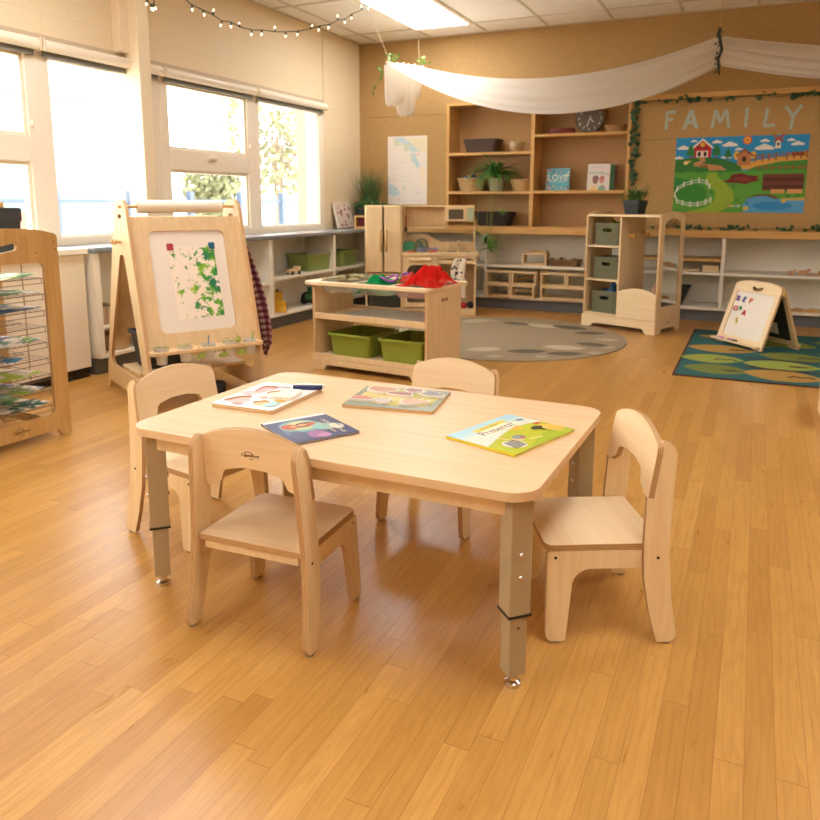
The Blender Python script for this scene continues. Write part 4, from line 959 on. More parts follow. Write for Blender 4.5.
for cx in (-.24, -.11):
    MB().prism(rrect(cx - .055, cx + .055, .05, .19, .03), .6, .604, None, holes=[rrect(cx - .045, cx + .045, .06, .18, .025)[::-1]]).build('sink_rim', CHROME, t)
    MB().prism(rrect(cx - .046, cx + .046, .059, .181, .025), .6005, .6015).build('sink_basin', bpy.data.materials['brushed_basin'] if 'brushed_basin' in bpy.data.materials else plain('brushed_basin', (120, 116, 106), .25, metal=1), t)
MB().tube([(-.172, .235, .6), (-.172, .235, .675), (-.172, .225, .692), (-.172, .17, .692), (-.172, .16, .678)], .013, 12).build('faucet', BIRCH, t, smooth=50)
for x in (-.25, -.09): MB().lathe([(0, 0), (.008, 0), (.008, .03), (.02, .034), (.02, .045), (0, .047)], 14, Matrix.Translation((x, .235, .6))).build('tap', BIRCH, t, smooth=50)
MB().lathe([(0, 0), (.008, 0), (.008, .02), (.02, .024), (.02, .036), (0, .038)], 14, frame_m((0, .04, .542), (0, 1, 0), (0, 0, 1))).build('knob', BIRCH_D, t, smooth=50)
# on the stove
def kt(name, label, cat, x, y, z, rz=0): return thing(name, label, cat, KM @ Vector((x, y, z)), KR + rz)
t = kt('toy_toaster', 'green toy toaster on the toy stove', 'toy toaster', -.655, .14, .6005)
MB().prism(rrect(-.052, .052, 0, .098, .022), -.035, .035, XZ()).build('toaster_body', plain('toy_green', (56, 150, 110), .4), t, bevel=.006, smooth=40)
for y in (-.016, .016): MB().box(-.038, .038, y - .004, y + .004, .0965, .0987).build('slot', DARKG, t)
t = kt('toy_pan', 'blue-grey toy frying pan on the toy stove', 'toy pan', -.522, .08, .6005, R(-6))
MB().lathe([(0, 0), (.046, 0), (.062, .046), (.059, .046), (.044, .006), (0, .006)], 28).build('pan_body', plain('blue_grey_pan', (124, 134, 160), .4), t, smooth=40)
MB().tube([(.058, 0, .036), (.10, 0, .034), (.155, 0, .030)], [.008, .010, .012], 10).build('pan_handle', plain('blue_grey_handle', (130, 138, 166), .4), t, smooth=50)
CORAL = plain('coral_plate', (222, 88, 66), .4)
for x, y, lb in ((-.625, .03, 'coral toy lid on the stove in front of the green toaster'), (-.42, .15, 'coral toy plate on the stove beneath the pan handle')):
    o = MB().lathe([(0, 0), (.042, 0), (.05, .007), (.028, .013), (.012, .019), (0, .019)], 24).build('toy_plate', CORAL, smooth=40, loc=KM @ Vector((x, y, .6005))); tag(o, lb, 'toy plate')
t = kt('toy_trivet', 'round green and wood trivet leaning on the toy kitchen backsplash', 'trivet', -.538, .245, .662)
TG = plain('trivet_green', (90, 130, 90), .5)
MB().tube([(.056 * math.cos(a), .02 * math.sin(a), .056 * math.sin(a)) for a in [2 * PI * k / 28 for k in range(28)]], .006, 8, closed=True).build('rim', TG, t, smooth=60)
for k in range(4):
    a = PI * k / 4; MB().tube([(-.054 * math.cos(a), -.019 * math.sin(a), -.054 * math.sin(a)), (.054 * math.cos(a), .019 * math.sin(a), .054 * math.sin(a))], .003, 6).build('spoke', TG, t)
MB().prism(rpoly([(-.035, .035), (-.02, .045), (.02, -.02), (.01, -.04), (-.01, -.03)], .004), 0, .006, XZ(-.012)).build('leaf', plain('teal_leaf', (50, 110, 96), .5), t)
t = kt('toy_utensil', 'red and black toy utensil hanging beside the toy fridge', 'toy utensil', -.683, .13, .79)
MB().tube([(0, 0, 0), (0, -.002, .045)], .012, 8).build('utensil_head', BLACK, t, smooth=50)
MB().tube([(0, -.002, .045), (0, 0, .16)], .006, 8).build('utensil_handle', plain('red_handle', (190, 60, 44), .4), t, smooth=50)
def towel(u, v):
    x = -.055 + .11 * u + .012 * math.sin(3 * v) * (1 if u < .5 else -.6) - .045 * math.sin(PI * min(1, v * 1.3)) * (1 - u); z = .550 - .375 * v - .04 * (u - .5) * v * math.sin(9 * u)
    return (x, -.022 - .006 * math.sin(9 * u + 2 * v) - .006 * v, z)
m, nt, b = base_mat('vegetable_print_towel'); tc = N(nt, 'ShaderNodeTexCoord'); vo = N(nt, 'ShaderNodeTexVoronoi'); vo.inputs['Scale'].default_value = 26; nt.links.new(tc.outputs['Object'], vo.inputs['Vector'])
cr = N(nt, 'ShaderNodeValToRGB'); cr.color_ramp.interpolation = 'CONSTANT'; e = cr.color_ramp.elements; e[0].position = 0; e[0].color = (0, 0, 0, 1); e[1].position = .42; e[1].color = (1, 1, 1, 1); nt.links.new(vo.outputs['Distance'], cr.inputs['Fac'])
c2 = N(nt, 'ShaderNodeValToRGB'); c2.color_ramp.interpolation = 'CONSTANT'; e = c2.color_ramp.elements; e[0].position = 0; e[0].color = lin((70, 36, 70)); e[1].position = .75; e[1].color = lin((232, 214, 190)); e.new(.3).color = lin((196, 50, 46)); e.new(.5).color = lin((90, 110, 60)); 
sx_ = N(nt, 'ShaderNodeSeparateColor'); nt.links.new(vo.outputs['Color'], sx_.inputs[0]); nt.links.new(sx_.outputs[0], c2.inputs['Fac'])
mx = N(nt, 'ShaderNodeMix', data_type='RGBA'); mx.inputs[7].default_value = lin((232, 214, 190)); nt.links.new(c2.outputs['Color'], mx.inputs[6]); nt.links.new(cr.outputs['Color'], mx.inputs[0]); nt.links.new(mx.outputs[2], b.inputs['Base Color']); b.inputs['Roughness'].default_value = .9
o = MB().grid(towel, 16, 24).build('dish_towel', m, smooth=70, solid=.003, loc=KM @ Vector((-.15, 0, 0))); o.rotation_euler = (0, 0, KR); tag(o, 'cream dish towel with vegetable print hanging from the sink drawer', 'towel')
def fruit(label, loc, r, mat, cat):
    t = thing('toy_' + cat, label, 'toy ' + cat, loc); MB().lathe([(0, .1 * r), (.5 * r, 0), (.9 * r, .4 * r), (r, r), (.8 * r, 1.65 * r), (.35 * r, 1.85 * r), (0, 1.7 * r)], 18).build('fruit_body', mat, t, smooth=60)
    MB().tube([(0, 0, 1.7 * r), (.1 * r, 0, 2.2 * r)], .12 * r, 6).build('stem', BIRCH_D, t)
fruit('red toy apple in the open cupboard under the sink', KM @ Vector((-.118, .07, .0605)), .03, plain('apple_red', (196, 30, 50), .3), 'apple')
fruit('dark purple toy aubergine in the open cupboard under the sink', KM @ Vector((-.052, .085, .0605)), .034, plain('aubergine', (44, 32, 46), .3), 'aubergine')

# ------------------------------------------------------------------ dress-up unit
DO = Vector((-1.338, 6.602, 0)); dz = math.atan2(-.3687, .9297); DM = Matrix.Translation(DO) @ Matrix.Rotation(dz, 4, 'Z')
t = thing('dress_up_unit', 'maple dress-up storage unit with three cubbies, coat pegs and side mirror', 'storage unit', DO, dz)
D = .41; Wd = .70
def arch_top(z0, rise, n=12, w=D): return [(w - w * k / n, z0 + rise * math.sin(PI * k / n) ** .8, 0) for k in range(n + 1)]
sideo = rpoly([(0, 0, .004), (.075, 0, .012), (.10, .04, .015), (D - .10, .04, .015), (D - .075, 0, .012), (D, 0, .004)] + arch_top(.962, .042), .01)
MB().prism(sideo, 0, .018, YZ(), mi=0, mi_edge=1).build('side_panel', [BIRCH, EDGE_L], t, bevel=.002)
mh = rpoly([(.07, .225, .01), (D - .065, .225, .01)] + [(D / 2 + (D / 2 - .067) * math.cos(a), .885 + .062 * math.sin(a), 0) for a in [PI * k / 12 for k in range(13)]], .01)
MB().prism(sideo, Wd - .018, Wd, YZ(), holes=[mh[::-1]], mi=0, mi_edge=1).build('mirror_panel', [BIRCH, EDGE_L], t, bevel=.002)
MB().prism([(p[0], p[1]) for p in rrect(.06, D - .055, .215, .955, .05)], Wd - .016, Wd - .006, YZ()).build('mirror', mirror_mat(), t)
lg = MB(); logo(lg, YZ(Wd + .0006, D / 2, .085), .014); lg.build('logo', PRINTM, t)
MB().box(.018, Wd - .018, .0, D, .958, .976).build('top_shelf', MAPLE, t, bevel=.002)
MB().box(.325, .341, .004, D, .128, .958).build('divider', BIRCH, t, bevel=.002)
MB().box(.018, Wd - .018, .004, D, .110, .128).build('bottom_shelf', BIRCH, t, bevel=.002)
for z in (.408, .697): MB().box(.018, .325, .004, D, z, z + .015).build('shelf', MAPLE, t, bevel=.002)
MB().prism(rpoly([(0, 0, .004), (.085, 0, .012), (.115, .042, .015), (Wd - .115, .042, .015), (Wd - .085, 0, .012), (Wd, 0, .004), (Wd, .109, .002), (0, .109, .002)], .01), 0, .016, XZ(-.001)).build('skirt', [MAPLE], t, bevel=.002)
MB().prism(rpoly([(.342, .112, .002), (Wd - .004, .112, .002), (Wd - .004, .33, .02)] + [(Wd - .004 - (Wd - .346) * k / 10, .335 + .035 * math.sin(PI * k / 10), 0) for k in range(1, 10)] + [(.342, .33, .02)], .01), 0, .014, XZ(.0)).build('front_panel', [MAPLE], t, bevel=.002)
for y, z in ((.138, .80), (.265, .838), (.36, .80)): MB().lathe([(0, 0), (.012, 0), (.012, .035), (.02, .04), (.02, .055), (0, .058)], 14, frame_m((.341, y, z), (0, 1, 0), (0, 0, 1))).build('coat_peg', BIRCH_D, t, smooth=50)
for i, (z, lb) in enumerate(((.7125, 'grey-green felt bin in the top cubby of the dress-up unit'), (.4235, 'grey-green felt bin in the middle cubby of the dress-up unit'), (.1285, 'grey-green felt bin in the bottom cubby, blue cloth inside'))):
    b = felt_bin(lb, DM @ Vector(((.19, .185, .188)[i], .17, z)), dz + R(4 if i == 1 else -2), .235, .27, .19, FELT); b['group'] = 'felt bins of the dress-up unit'
o = heap('lime_scarf', sheer('lime_chiffon', (176, 180, 60), .4, .1), DM @ Vector((.20, .15, .83)), .09, .10, .085, 4, 1.0, dz, n=24); tag(o, 'lime green scarf spilling from the top felt bin', 'scarf')
o = heap('blue_scarf', sheer('blue_chiffon', (96, 140, 186), .45, .2), DM @ Vector((.19, .16, .25)), .09, .11, .125, 15, 1.1, dz, n=24); tag(o, 'sheer blue scarf puffing out of the bottom felt bin', 'scarf')
o = heap('dress_up_cloth', plain('tan_pink_cloth', (186, 140, 116), .9), DM @ Vector((.56, .23, .1285)), .09, .13, .23, 21, .7, dz, n=24); tag(o, 'tan-pink dress-up cloth behind the arched front panel', 'cloth')
# potted plant on the unit
def blade(mb, p, az, L, lift, droop, w, n=7, c=None, mi=0, sway=0.0, ymax=None):
    """one arching leaf from p: starts upward by lift, bends over by droop"""
    d = Vector((math.cos(az), math.sin(az), 0)); s = Vector((-math.sin(az), math.cos(az), 0)); pts = []
    pos = Vector(p); el = lift
    for k in range(n + 1):
        if ymax is not None:
            if pos.y > ymax: pos.y = ymax - .01 * math.sin(k + L * 90) ** 2
            if pos.y > -.095: pos.z = min(max(pos.z, .008), .345)
            pos.x = min(pos.x, .36)
        pts.append(pos.copy()); pos = pos + (d * math.cos(el) + Vector((0, 0, 1)) * math.sin(el)) * (L / n) + s * sway * math.sin(k) * L * .03; el -= droop / n
    prev = None
    for k, q in enumerate(pts):
        ww = w * (.55 + .9 * (k / n)) if k < n * .45 else w * (1 - ((k / n - .45) / .55) ** 1.6) * .96
        ww = max(ww, .0006)
        up_ = Vector((0, 0, 1)) * .25 * ww
        cur = [mb.b.verts.new(q - s * ww / 2 + up_), mb.b.verts.new(q), mb.b.verts.new(q + s * ww / 2 + up_)]
        if prev:
            mb._f([prev[0], prev[1], cur[1], cur[0]], mi, c); mb._f([prev[1], prev[2], cur[2], cur[1]], mi, c)
        prev = cur
def square_pot(t, W, H, mat, lipw=.008):
    b = MB(); w0 = W * .82
    for z0, z1, a, b2 in ((0, H * .72, w0 / 2, W * .47),):
        A = [(-a, -a, z0), (a, -a, z0), (a, a, z0), (-a, a, z0)]; B = [(-b2, -b2, z1), (b2, -b2, z1), (b2, b2, z1), (-b2, b2, z1)]
        va = [b.b.verts.new(p) for p in A]; vb = [b.b.verts.new(p) for p in B]
        for k in range(4): b._f([va[k], va[(k + 1) % 4], vb[(k + 1) % 4], vb[k]])
        b._f(va[::-1]); b._f(vb)
    b.box(-W / 2, W / 2, -W / 2, W / 2, H * .70, H); b.build('pot', mat, t, bevel=.004)
    MB().box(-W / 2 + .008, W / 2 - .008, -W / 2 + .008, W / 2 - .008, H - .001, H + .003).build('soil', plain('soil', (50, 38, 28), .95) if 'soil' not in bpy.data.materials else bpy.data.materials['soil'], t)
NAVY = plain('dark_slate_pot', (31, 34, 35), .5)
t = thing('potted_plant', 'bushy green potted plant in dark pot on top of the dress-up unit', 'plant', DM @ Vector((.362, .17, .9765)), dz)
square_pot(t, .15, .115, NAVY)
b = MB(); random.seed(11)
for k in range(60): blade(b, (random.uniform(-.05, .05), random.uniform(-.05, .05), .115), random.uniform(0, 6.28), random.uniform(.10, .20), random.uniform(.7, 1.5), random.uniform(.6, 2.0), random.uniform(.010, .018))
b.build('foliage', plain('fresh_leaf', (72, 112, 48), .5, var=.35, scale=18), t, smooth=60)
b = MB()
for k in range(12): blade(b, (random.uniform(-.05, .0), random.uniform(-.05, .05), .115), random.uniform(2.2, 4.4), random.uniform(.12, .17), random.uniform(.5, 1.0), random.uniform(2.0, 2.8), .012)
b.build('foliage', LEAFY, t, smooth=60)

# ------------------------------------------------------------------ A-frame board
AO = Vector((-.193, 6.232, 0)); au = Vector((.635, -.772, 0)); arz = math.atan2(-.772, .635); AM = Matrix.Translation(AO) @ Matrix.Rotation(arz, 4, 'Z')
t = thing('tabletop_easel', 'low folding maple easel with whiteboard and coloured letters on the teal rug', 'easel', AO, arz)
# local x along the front, front faces -y ; leans back by k
k_ = .34; s_ = math.sqrt(1 + k_ * k_)
fm = frame_m((0, 0, .013), (1, 0, 0), (0, k_, 1))
fo = rpoly([(-.05, 0, .006), (.045, 0, .012), (.055, .03, .008), (.355, .03, .008), (.365, 0, .012), (.456, 0, .006), (.447, .448 * s_, .025)] + [(.2 + .225 * math.cos(a), (.448 + .033 * math.sin(a)) * s_, 0) for a in [R(25 + 130 * q / 10) for q in range(11)]] + [(-.045, .448 * s_, .025)], .008)
fh = rrect(.0, .408, .06 * s_, .395 * s_, .02)
hh_ = rpoly([(.15, .452, .012), (.15, .425, .014), (.205, .408, .06), (.26, .425, .014), (.26, .452, .012), (.205, .436, .06)], .01)
fo2 = [(x, y) for x, y in fo]
MB().prism(fo2, -.018, 0, fm, holes=[fh[::-1], [(x, y + .015) for x, y in hh_][::-1]], mi=0, mi_edge=1).build('front_frame', [MAPLE, EDGE_L], t, bevel=.002)
MB().prism(rrect(-.01, .418, .05 * s_, .405 * s_, .01), -.014, -.006, fm).build('whiteboard', WHITEB, t)
MB().box(-.075, .44, -.032, .012, .030, .043).build('tray', MAPLE, t, bevel=.004)
gm = frame_m((.41, .34, .013), (-1, 0, 0), (0, -k_, 1))
bo_ = [(.41 - x, y) for x, y in fo][::-1]
MB().prism(bo_, -.018, 0, gm, holes=[rrect(.0, .408, .06 * s_, .395 * s_, .02)[::-1]], mi=0, mi_edge=1).build('rear_frame', [BIRCH, EDGE_L], t, bevel=.002)
MB().prism(rrect(-.01, .418, .05 * s_, .405 * s_, .01), -.014, -.006, gm).build('chalkboard', plain('chalkboard', (44, 46, 40), .6), t)
MB().box(-.03, .435, .325, .372, .030, .043).build('tray', BIRCH, t, bevel=.004)
MB().tube([(.46, .157, .425), (.478, .157, .425)], .018, 16).build('hinge_knob', BIRCH_D, t, smooth=40)
MB().prism([(.12, .1), (.30, .1), (.30, .19), (.12, .19)], -.0165, -.0145, gm).build('paper_label', PAPER, t)
LET = [('B', .035, .335, (122, 66, 150), 'purple', .05), ('E', .105, .333, (36, 96, 170), 'blue', -.25), ('P', .175, .332, (238, 116, 90), 'salmon', -.1), ('O', .045, .258, (206, 66, 90), 'rose red', -.1), ('R', .10, .268, (30, 150, 84), 'small green', .5), ('A', .150, .238, (206, 40, 62), 'crimson', -.15), ('S', .100, .175, (222, 196, 40), 'yellow', .15)]
fq = (AM @ fm)
for ch, x, z, c, nm, an in LET:
    o = MB().text(ch, .062 if ch != 'R' else .045, Matrix(), .004).build('letter_magnet', plain('magnet_' + ch, c, .4)); mm = fq @ Matrix.Translation((x, z * s_, -.0018)) @ Matrix.Rotation(an, 4, 'Z'); o.matrix_world = mm
    tag(o, '%s magnetic letter %s on the low whiteboard easel' % (nm, ch), 'letter', 'magnetic letters on the low easel')
for x, y, c, nm, L in ((.03, -.012, (206, 120, 190), 'pink', .06), (.135, -.012, (166, 80, 170), 'purple', .055), (.19, -.012, (30, 50, 44), 'dark green', .045)):
    o = MB().tube([(-L / 2, 0, 0), (L / 2, 0, 0)], .0062, 10).build('crayon', plain(nm + '_crayon', c, .5), smooth=50); o.matrix_world = AM @ Matrix.Translation((x, y, .0495)); tag(o, nm + ' marker lying in the tray of the low easel', 'marker')

# ------------------------------------------------------------------ rugs
tl = MB().prism(ell(-1.82, 5.76, .985, .985, 72), 0, .008, c=lin((158, 138, 108)))
a = Art(Matrix.Translation((0, 0, .0081)), .00008); a.mb = tl
LT, DK = (200, 182, 148), (104, 92, 70)
for (x, y, L, an, c) in ((-2.249, 6.40, .32, 53, LT), (-1.889, 6.394, .27, -10, DK), (-1.629, 6.371, .34, -23, LT), (-1.40, 6.38, .34, -15, DK), (-1.183, 6.171, .28, 25, DK), (-1.066, 5.669, .27, -10, DK), (-1.001, 5.922, .2, 9, LT), (-1.755, 5.15, .28, 36, LT),
                         (-1.449, 5.206, .30, 25, DK), (-1.179, 5.234, .27, 25, DK), (-1.237, 5.457, .33, 9, LT), (-.986, 5.353, .13, 25, LT), (-.93, 5.6, .13, 47, LT), (-2.095, 6.433, .12, 10, LT), (-1.98, 5.02, .2, 60, DK), (-2.2, 5.05, .26, 20, LT), (-2.5, 5.3, .28, 120, DK), (-2.65, 5.6, .26, 95, LT), (-2.6, 5.95, .28, 70, DK), (-2.45, 6.2, .2, 50, LT), (-1.6, 4.92, .14, 20, LT), (-1.3, 5.05, .12, 30, LT)):
    a.add(lens(x, y, L, L * .52, R(an)), c)
    a.line([(x - L * .45 * math.cos(R(an)), y - L * .45 * math.sin(R(an))), (x + L * .45 * math.cos(R(an)), y + L * .45 * math.sin(R(an)))], .008, DK if c == LT else (70, 62, 50))
o = tl.build('round_rug', RUGM); tag(o, 'round taupe rug with leaf border beside the dress-up unit', 'rug')
rb = MB().prism(rrect(-.415, 1.6, 4.89, 6.78, .02), 0, .007, c=lin((74, 44, 34))).prism(rrect(-.397, 1.582, 4.908, 6.762, .02), .006, .0085, c=lin((28, 92, 90)))
a = Art(Matrix.Translation((0, 0, .0086)), .00008); a.mb = rb
OL, MU, LM = (116, 124, 48), (176, 136, 58), (150, 160, 62)
rl = [(-.167, 5.905, .46, .24, -6, MU), (-.213, 5.507, .40, .24, 4, LM), (-.17, 5.157, .40, .24, -8, OL), (.31, 5.78, .44, .25, -8, OL), (.22, 5.45, .46, .24, -2, LM), (.22, 5.12, .46, .26, -10, MU), (.70, 5.95, .44, .25, -6, MU), (.284, 6.30, .40, .22, -20, LM), (.66, 5.25, .42, .24, -6, LM), (.68, 6.45, .42, .22, -10, OL), (.02, 6.18, .36, .2, -10, OL), (-.15, 6.42, .4, .2, -5, MU), (1.1, 5.6, .44, .25, -5, OL), (1.15, 6.1, .44, .25, 5, LM), (.72, 5.58, .4, .2, -5, OL), (1.1, 5.15, .44, .24, 6, MU)]
for x, y, L, W, an, c in rl: a.add(lens(x, y, L * 1.04, W * 1.28, R(an)), c)
for (x, y, L, W, an, c), j in zip(rl[:8], range(8)):
    px, py = x + L * .22, y - W * .08
    if j % 2: a.line([(px - .07, py - .02), (px - .03, py + .03), (px, py - .01), (px + .04, py + .03), (px + .08, py - .02)], .022, (62, 40, 26))
    else: a.ell(px, py, .06, .022, (70, 46, 30)); a.line([(px + .02, py), (px + .09, py + .02)], .016, (70, 46, 30))
a.line([(.0, 5.30), (.45, 5.26), (.9, 5.38)], .03, (76, 48, 30)); a.line([(.0, 5.62), (.5, 5.62)], .022, (76, 48, 30))
o = rb.build('leaf_rug', RUGM); tag(o, 'teal rug with olive and mustard leaves under the low easel', 'rug')
t = thing('low_cabinet', 'pale wooden cabinet end cut off by the right edge of the photo', 'cabinet', (.368, 4.18, 0))
MB().box(0, .018, -.2, .2, 0, .245).box(.018, .7, -.19, .2, .215, .238).box(.018, .7, -.19, .2, .04, .058).box(.682, .70, -.2, .2, 0, .245).build('cabinet_body', MAPLE, t, bevel=.004)
# ------------------------------------------------------------------ back wall: poster, letters, map
def flat_print(name, label, cat, x0, x1, z0, z1, y, artf, mat, tilt=0.0, th=.002):
    cx, cz = (x0 + x1) / 2, (z0 + z1) / 2; w, h = x1 - x0, z1 - z0
    a = Art(frame_m((0, -.00008, 0), (1, 0, 0), (0, 0, 1)), .00002)
    a.mb.prism(rrect(-w / 2, w / 2, -h / 2, h / 2, .001), -th, 0, XZ(), c=lin((240, 232, 218)))
    artf(a, w, h); o = a.mb.build(name, mat, loc=(cx, y, cz)); o.rotation_euler = (0, tilt, 0); return tag(o, label, cat)
def art_farm(a, w, h):
    S = lambda x, y: (x * w - w / 2, y * h - h / 2)
    P = lambda pts: [S(*p) for p in pts]
    def add(pts, c): a.add(P(pts), c)
    def E(x, y, rx, ry, c, n=18): a.add(ell(*S(x, y), rx * w, ry * w, n), c)
    add([(0, 0), (1, 0), (1, 1), (0, 1)], (36, 146, 204))
    add([(0, .0), (1, 0), (1, .55), (0, .55)], (92, 158, 54))
    for x, y, s in ((.06, .86, 1.1), (.14, .95, .6), (.32, .93, .9), (.42, .89, 1.3), (.49, .83, .7), (.68, .93, .8), (.68, .84, 1.6), (.87, .93, .7), (.92, .88, 1.1), (.03, .73, .8), (.40, .73, .9)):
        for dx, dy, r in ((-.02, 0, .016), (0, .008, .022), (.022, 0, .016), (-.035, -.004, .010), (.036, -.004, .010)): E(x + dx * s, y + dy * s, r * s, r * s * .7, (236, 232, 220), 12)
    add([(.46, .60), (.62, .68), (.80, .72), (1, .80), (1, .60), (.46, .56)], (222, 164, 74))
    E(.48, .75, .028, .035, (226, 178, 84)); E(.60, .75, .026, .03, (226, 178, 84)); 
    add([(0, .50), (0, .70), (.10, .73), (.24, .74), (.34, .72), (.46, .66), (.52, .60), (.52, .5)], (52, 118, 48))
    add([(.52, .52), (.62, .60), (.80, .66), (1, .68), (1, .50)], (70, 140, 50))
    for x in (.62, .67, .72, .77, .85, .90, .95, .99): add([(x - .006, .66 + (x - .6) * .1), (x + .006, .66 + (x - .6) * .1), (x + .006, .76 + (x - .6) * .1), (x - .006, .76 + (x - .6) * .1)], (150, 92, 48))
    for dz in (.70, .735): add([(.60, dz), (1, dz + .04), (1, dz + .052), (.60, dz + .012)], (150, 92, 48))
    for x in (.65, .70, .75, .80, .85, .90, .95, .99): add([(x - .006, .555), (x + .006, .555), (x + .006, .615), (x - .006, .615)], (150, 92, 48))
    add([(.63, .58), (1, .58), (1, .592), (.63, .592)], (150, 92, 48))
    add([(.14, .735), (.28, .735), (.28, .86), (.21, .97), (.14, .86)], (196, 36, 44)); add([(.12, .85), (.135, .88), (.21, .985), (.285, .88), (.30, .85), (.28, .855), (.21, .955), (.14, .855)], (236, 226, 210))
    for x in (.187, .233): 
        add([(x - .022, .735), (x + .022, .735), (x + .022, .82), (x - .022, .82)], (236, 226, 210)); E(x, .778, .013, .022, (70, 30, 34))
    E(.21, .90, .018, .018, (226, 180, 60)); add([(.165, .85), (.255, .85), (.255, .87), (.165, .87)], (110, 40, 44))
    for x, y, s in ((.12, .80, 1), (.32, .80, 1), (.41, .76, .8)):
        add([(x - .006, y - .08 * s), (x + .006, y - .08 * s), (x + .006, y), (x - .006, y)], (120, 80, 40)); add([(x - .035 * s, y - .04 * s), (x + .035 * s, y - .04 * s), (x + .024 * s, y + .04 * s), (x, y + .12 * s), (x - .024 * s, y + .04 * s)], (40, 120, 60))
    add([(.185, .73), (.235, .73), (.24, .68), (.20, .66), (.27, .64), (.36, .62), (.41, .56), (.27, .56), (.26, .6), (.15, .62), (.15, .66), (.20, .69)], (196, 140, 88)); add([(.20, .60), (.26, .60), (.26, .64), (.20, .64)], (150, 96, 56))
    add([(.485, .62), (.585, .62), (.585, .73), (.535, .82), (.485, .73)], (190, 124, 74)); add([(.475, .73), (.47, .75), (.535, .84), (.605, .75), (.595, .73), (.535, .81)], (140, 76, 48)); E(.535, .70, .016, .022, (60, 40, 34))
    E(.55, .945, .034, .034, (226, 80, 50)); E(.55, .945, .025, .025, (242, 190, 60)); E(.55, .945, .012, .012, (228, 110, 50))
    add([(.755, .83), (.80, .83), (.79, .95), (.765, .95)], (236, 226, 208)); add([(.755, .945), (.80, .945), (.778, .985)], (166, 90, 60)); E(.778, .885, .009, .013, (60, 60, 60))
    for p in (((.778, .95), (.74, 1.0)), ((.778, .95), (.82, 1.0)), ((.778, .95), (.745, .92)), ((.778, .95), (.815, .92))): a.line([S(*p[0]), S(*p[1])], .02, (170, 90, 70))
    add([(.885, .73), (.97, .73), (.98, .77), (.875, .77)], (140, 70, 40)); add([(.07, .665), (.12, .665), (.125, .69), (.075, .69)], (236, 190, 110)); E(.085, .66, .018, .014, (240, 206, 130))
    add([(0, .5), (0, .545), (.06, .535), (.12, .55), (.20, .535), (.30, .55), (.42, .535), (.52, .55), (.6, .54), (.72, .555), (.85, .545), (1, .555), (1, .5)], (84, 156, 52))
    add([(0, .30), (0, .47), (.12, .44), (.24, .42), (.14, .34), (.05, .28)], (44, 132, 58)); E(.14, .25, .13, .085, (58, 136, 46)); 
    add([(.27, .53), (.34, .53), (.34, .48), (.40, .40), (.47, .28), (.48, .15), (.42, .05), (.36, 0), (.10, 0), (.26, .06), (.32, .14), (.34, .25), (.28, .36), (.25, .46)], (150, 176, 52))
    fp = [(.03, .33), (.08, .39), (.14, .42), (.20, .44), (.26, .42), (.285, .36)]; 
    a.line([S(x, y) for x, y in fp], .006, (232, 226, 208)); a.line([S(x, y - .03) for x, y in fp], .006, (232, 226, 208))
    f2 = [(.03, .33), (.012, .25), (.03, .17), (.08, .14), (.14, .12), (.20, .125), (.26, .15), (.30, .18)]
    a.line([S(x, y) for x, y in f2[2:]], .006, (232, 226, 208)); a.line([S(x, y - .03) for x, y in f2[2:]], .006, (232, 226, 208)); a.line([S(x, y) for x, y in f2[:3]], .008, (232, 226, 208))
    for x, y in fp + f2[1:]: add([(x - .0045, y - .05), (x + .0045, y - .05), (x + .0045, y + .025), (x - .0045, y + .025)], (236, 230, 214))
    add([(.38, .41), (.43, .44), (.45, .50), (.52, .52), (.58, .49), (.66, .48), (.64, .44), (.67, .42), (.60, .40), (.56, .37), (.50, .39), (.44, .39)], (118, 44, 34)); add([(.46, .44), (.52, .47), (.60, .45), (.58, .41), (.5, .42)], (140, 56, 44))
    add([(.685, .29), (.985, .29), (.985, .49), (.685, .49)], (104, 56, 38))
    for k in range(4):
        for q in range(13): E(.70 + q * .0225, .485 - k * .05, .0125, .015, ((118, 62, 42), (88, 46, 32))[k % 2], 10)
    add([(.75, .25), (.85, .25), (.85, .305), (.75, .305)], (216, 160, 96)); add([(.87, .25), (.98, .25), (.98, .305), (.87, .305)], (216, 160, 96))
    add([(.56, .0), (.55, .10), (.58, .19), (.66, .235), (.74, .23), (.80, .18), (.90, .17), (1, .16), (1, 0)], (86, 160, 206)); add([(.56, .17), (.64, .235), (.74, .245), (.82, .19), (.79, .175), (.72, .22), (.64, .21)], (110, 76, 44)); E(.77, .09, .15, .035, (48, 138, 196))
    add([(.83, .16), (1, .16), (1, .20), (.83, .185)], (210, 176, 90)); E(.575, .055, .022, .018, (216, 180, 90)); E(.85, .15, .02, .014, (216, 180, 90))
    for x, y in ((.36, .50), (.47, .33), (.50, .15), (.30, .25), (.88, .20), (.95, .21), (.62, .20), (.58, .11)): 
        for s in (-1, 0, 1): add([(x - .004, y), (x + .004, y), (x + s * .016, y + .05)], (44, 110, 46))
    for x, y in ((.33, .45), (.37, .35), (.40, .25), (.42, .14), (.35, .08), (.44, .2)): E(x, y, .006, .004, (110, 150, 44), 8)
    for q, c in enumerate(((210, 120, 110), (230, 190, 120), (190, 200, 110), (140, 170, 210), (220, 200, 190))): add([(.43 + q * .02, .075), (.448 + q * .02, .075), (.448 + q * .02, .10), (.43 + q * .02, .10)], c)
flat_print('farm_poster', 'bright farm picture poster with red barn on the cork board', 'poster', -.715, .367, .988, 1.656, Y_C - .0018, art_farm, PRINTM, 0)
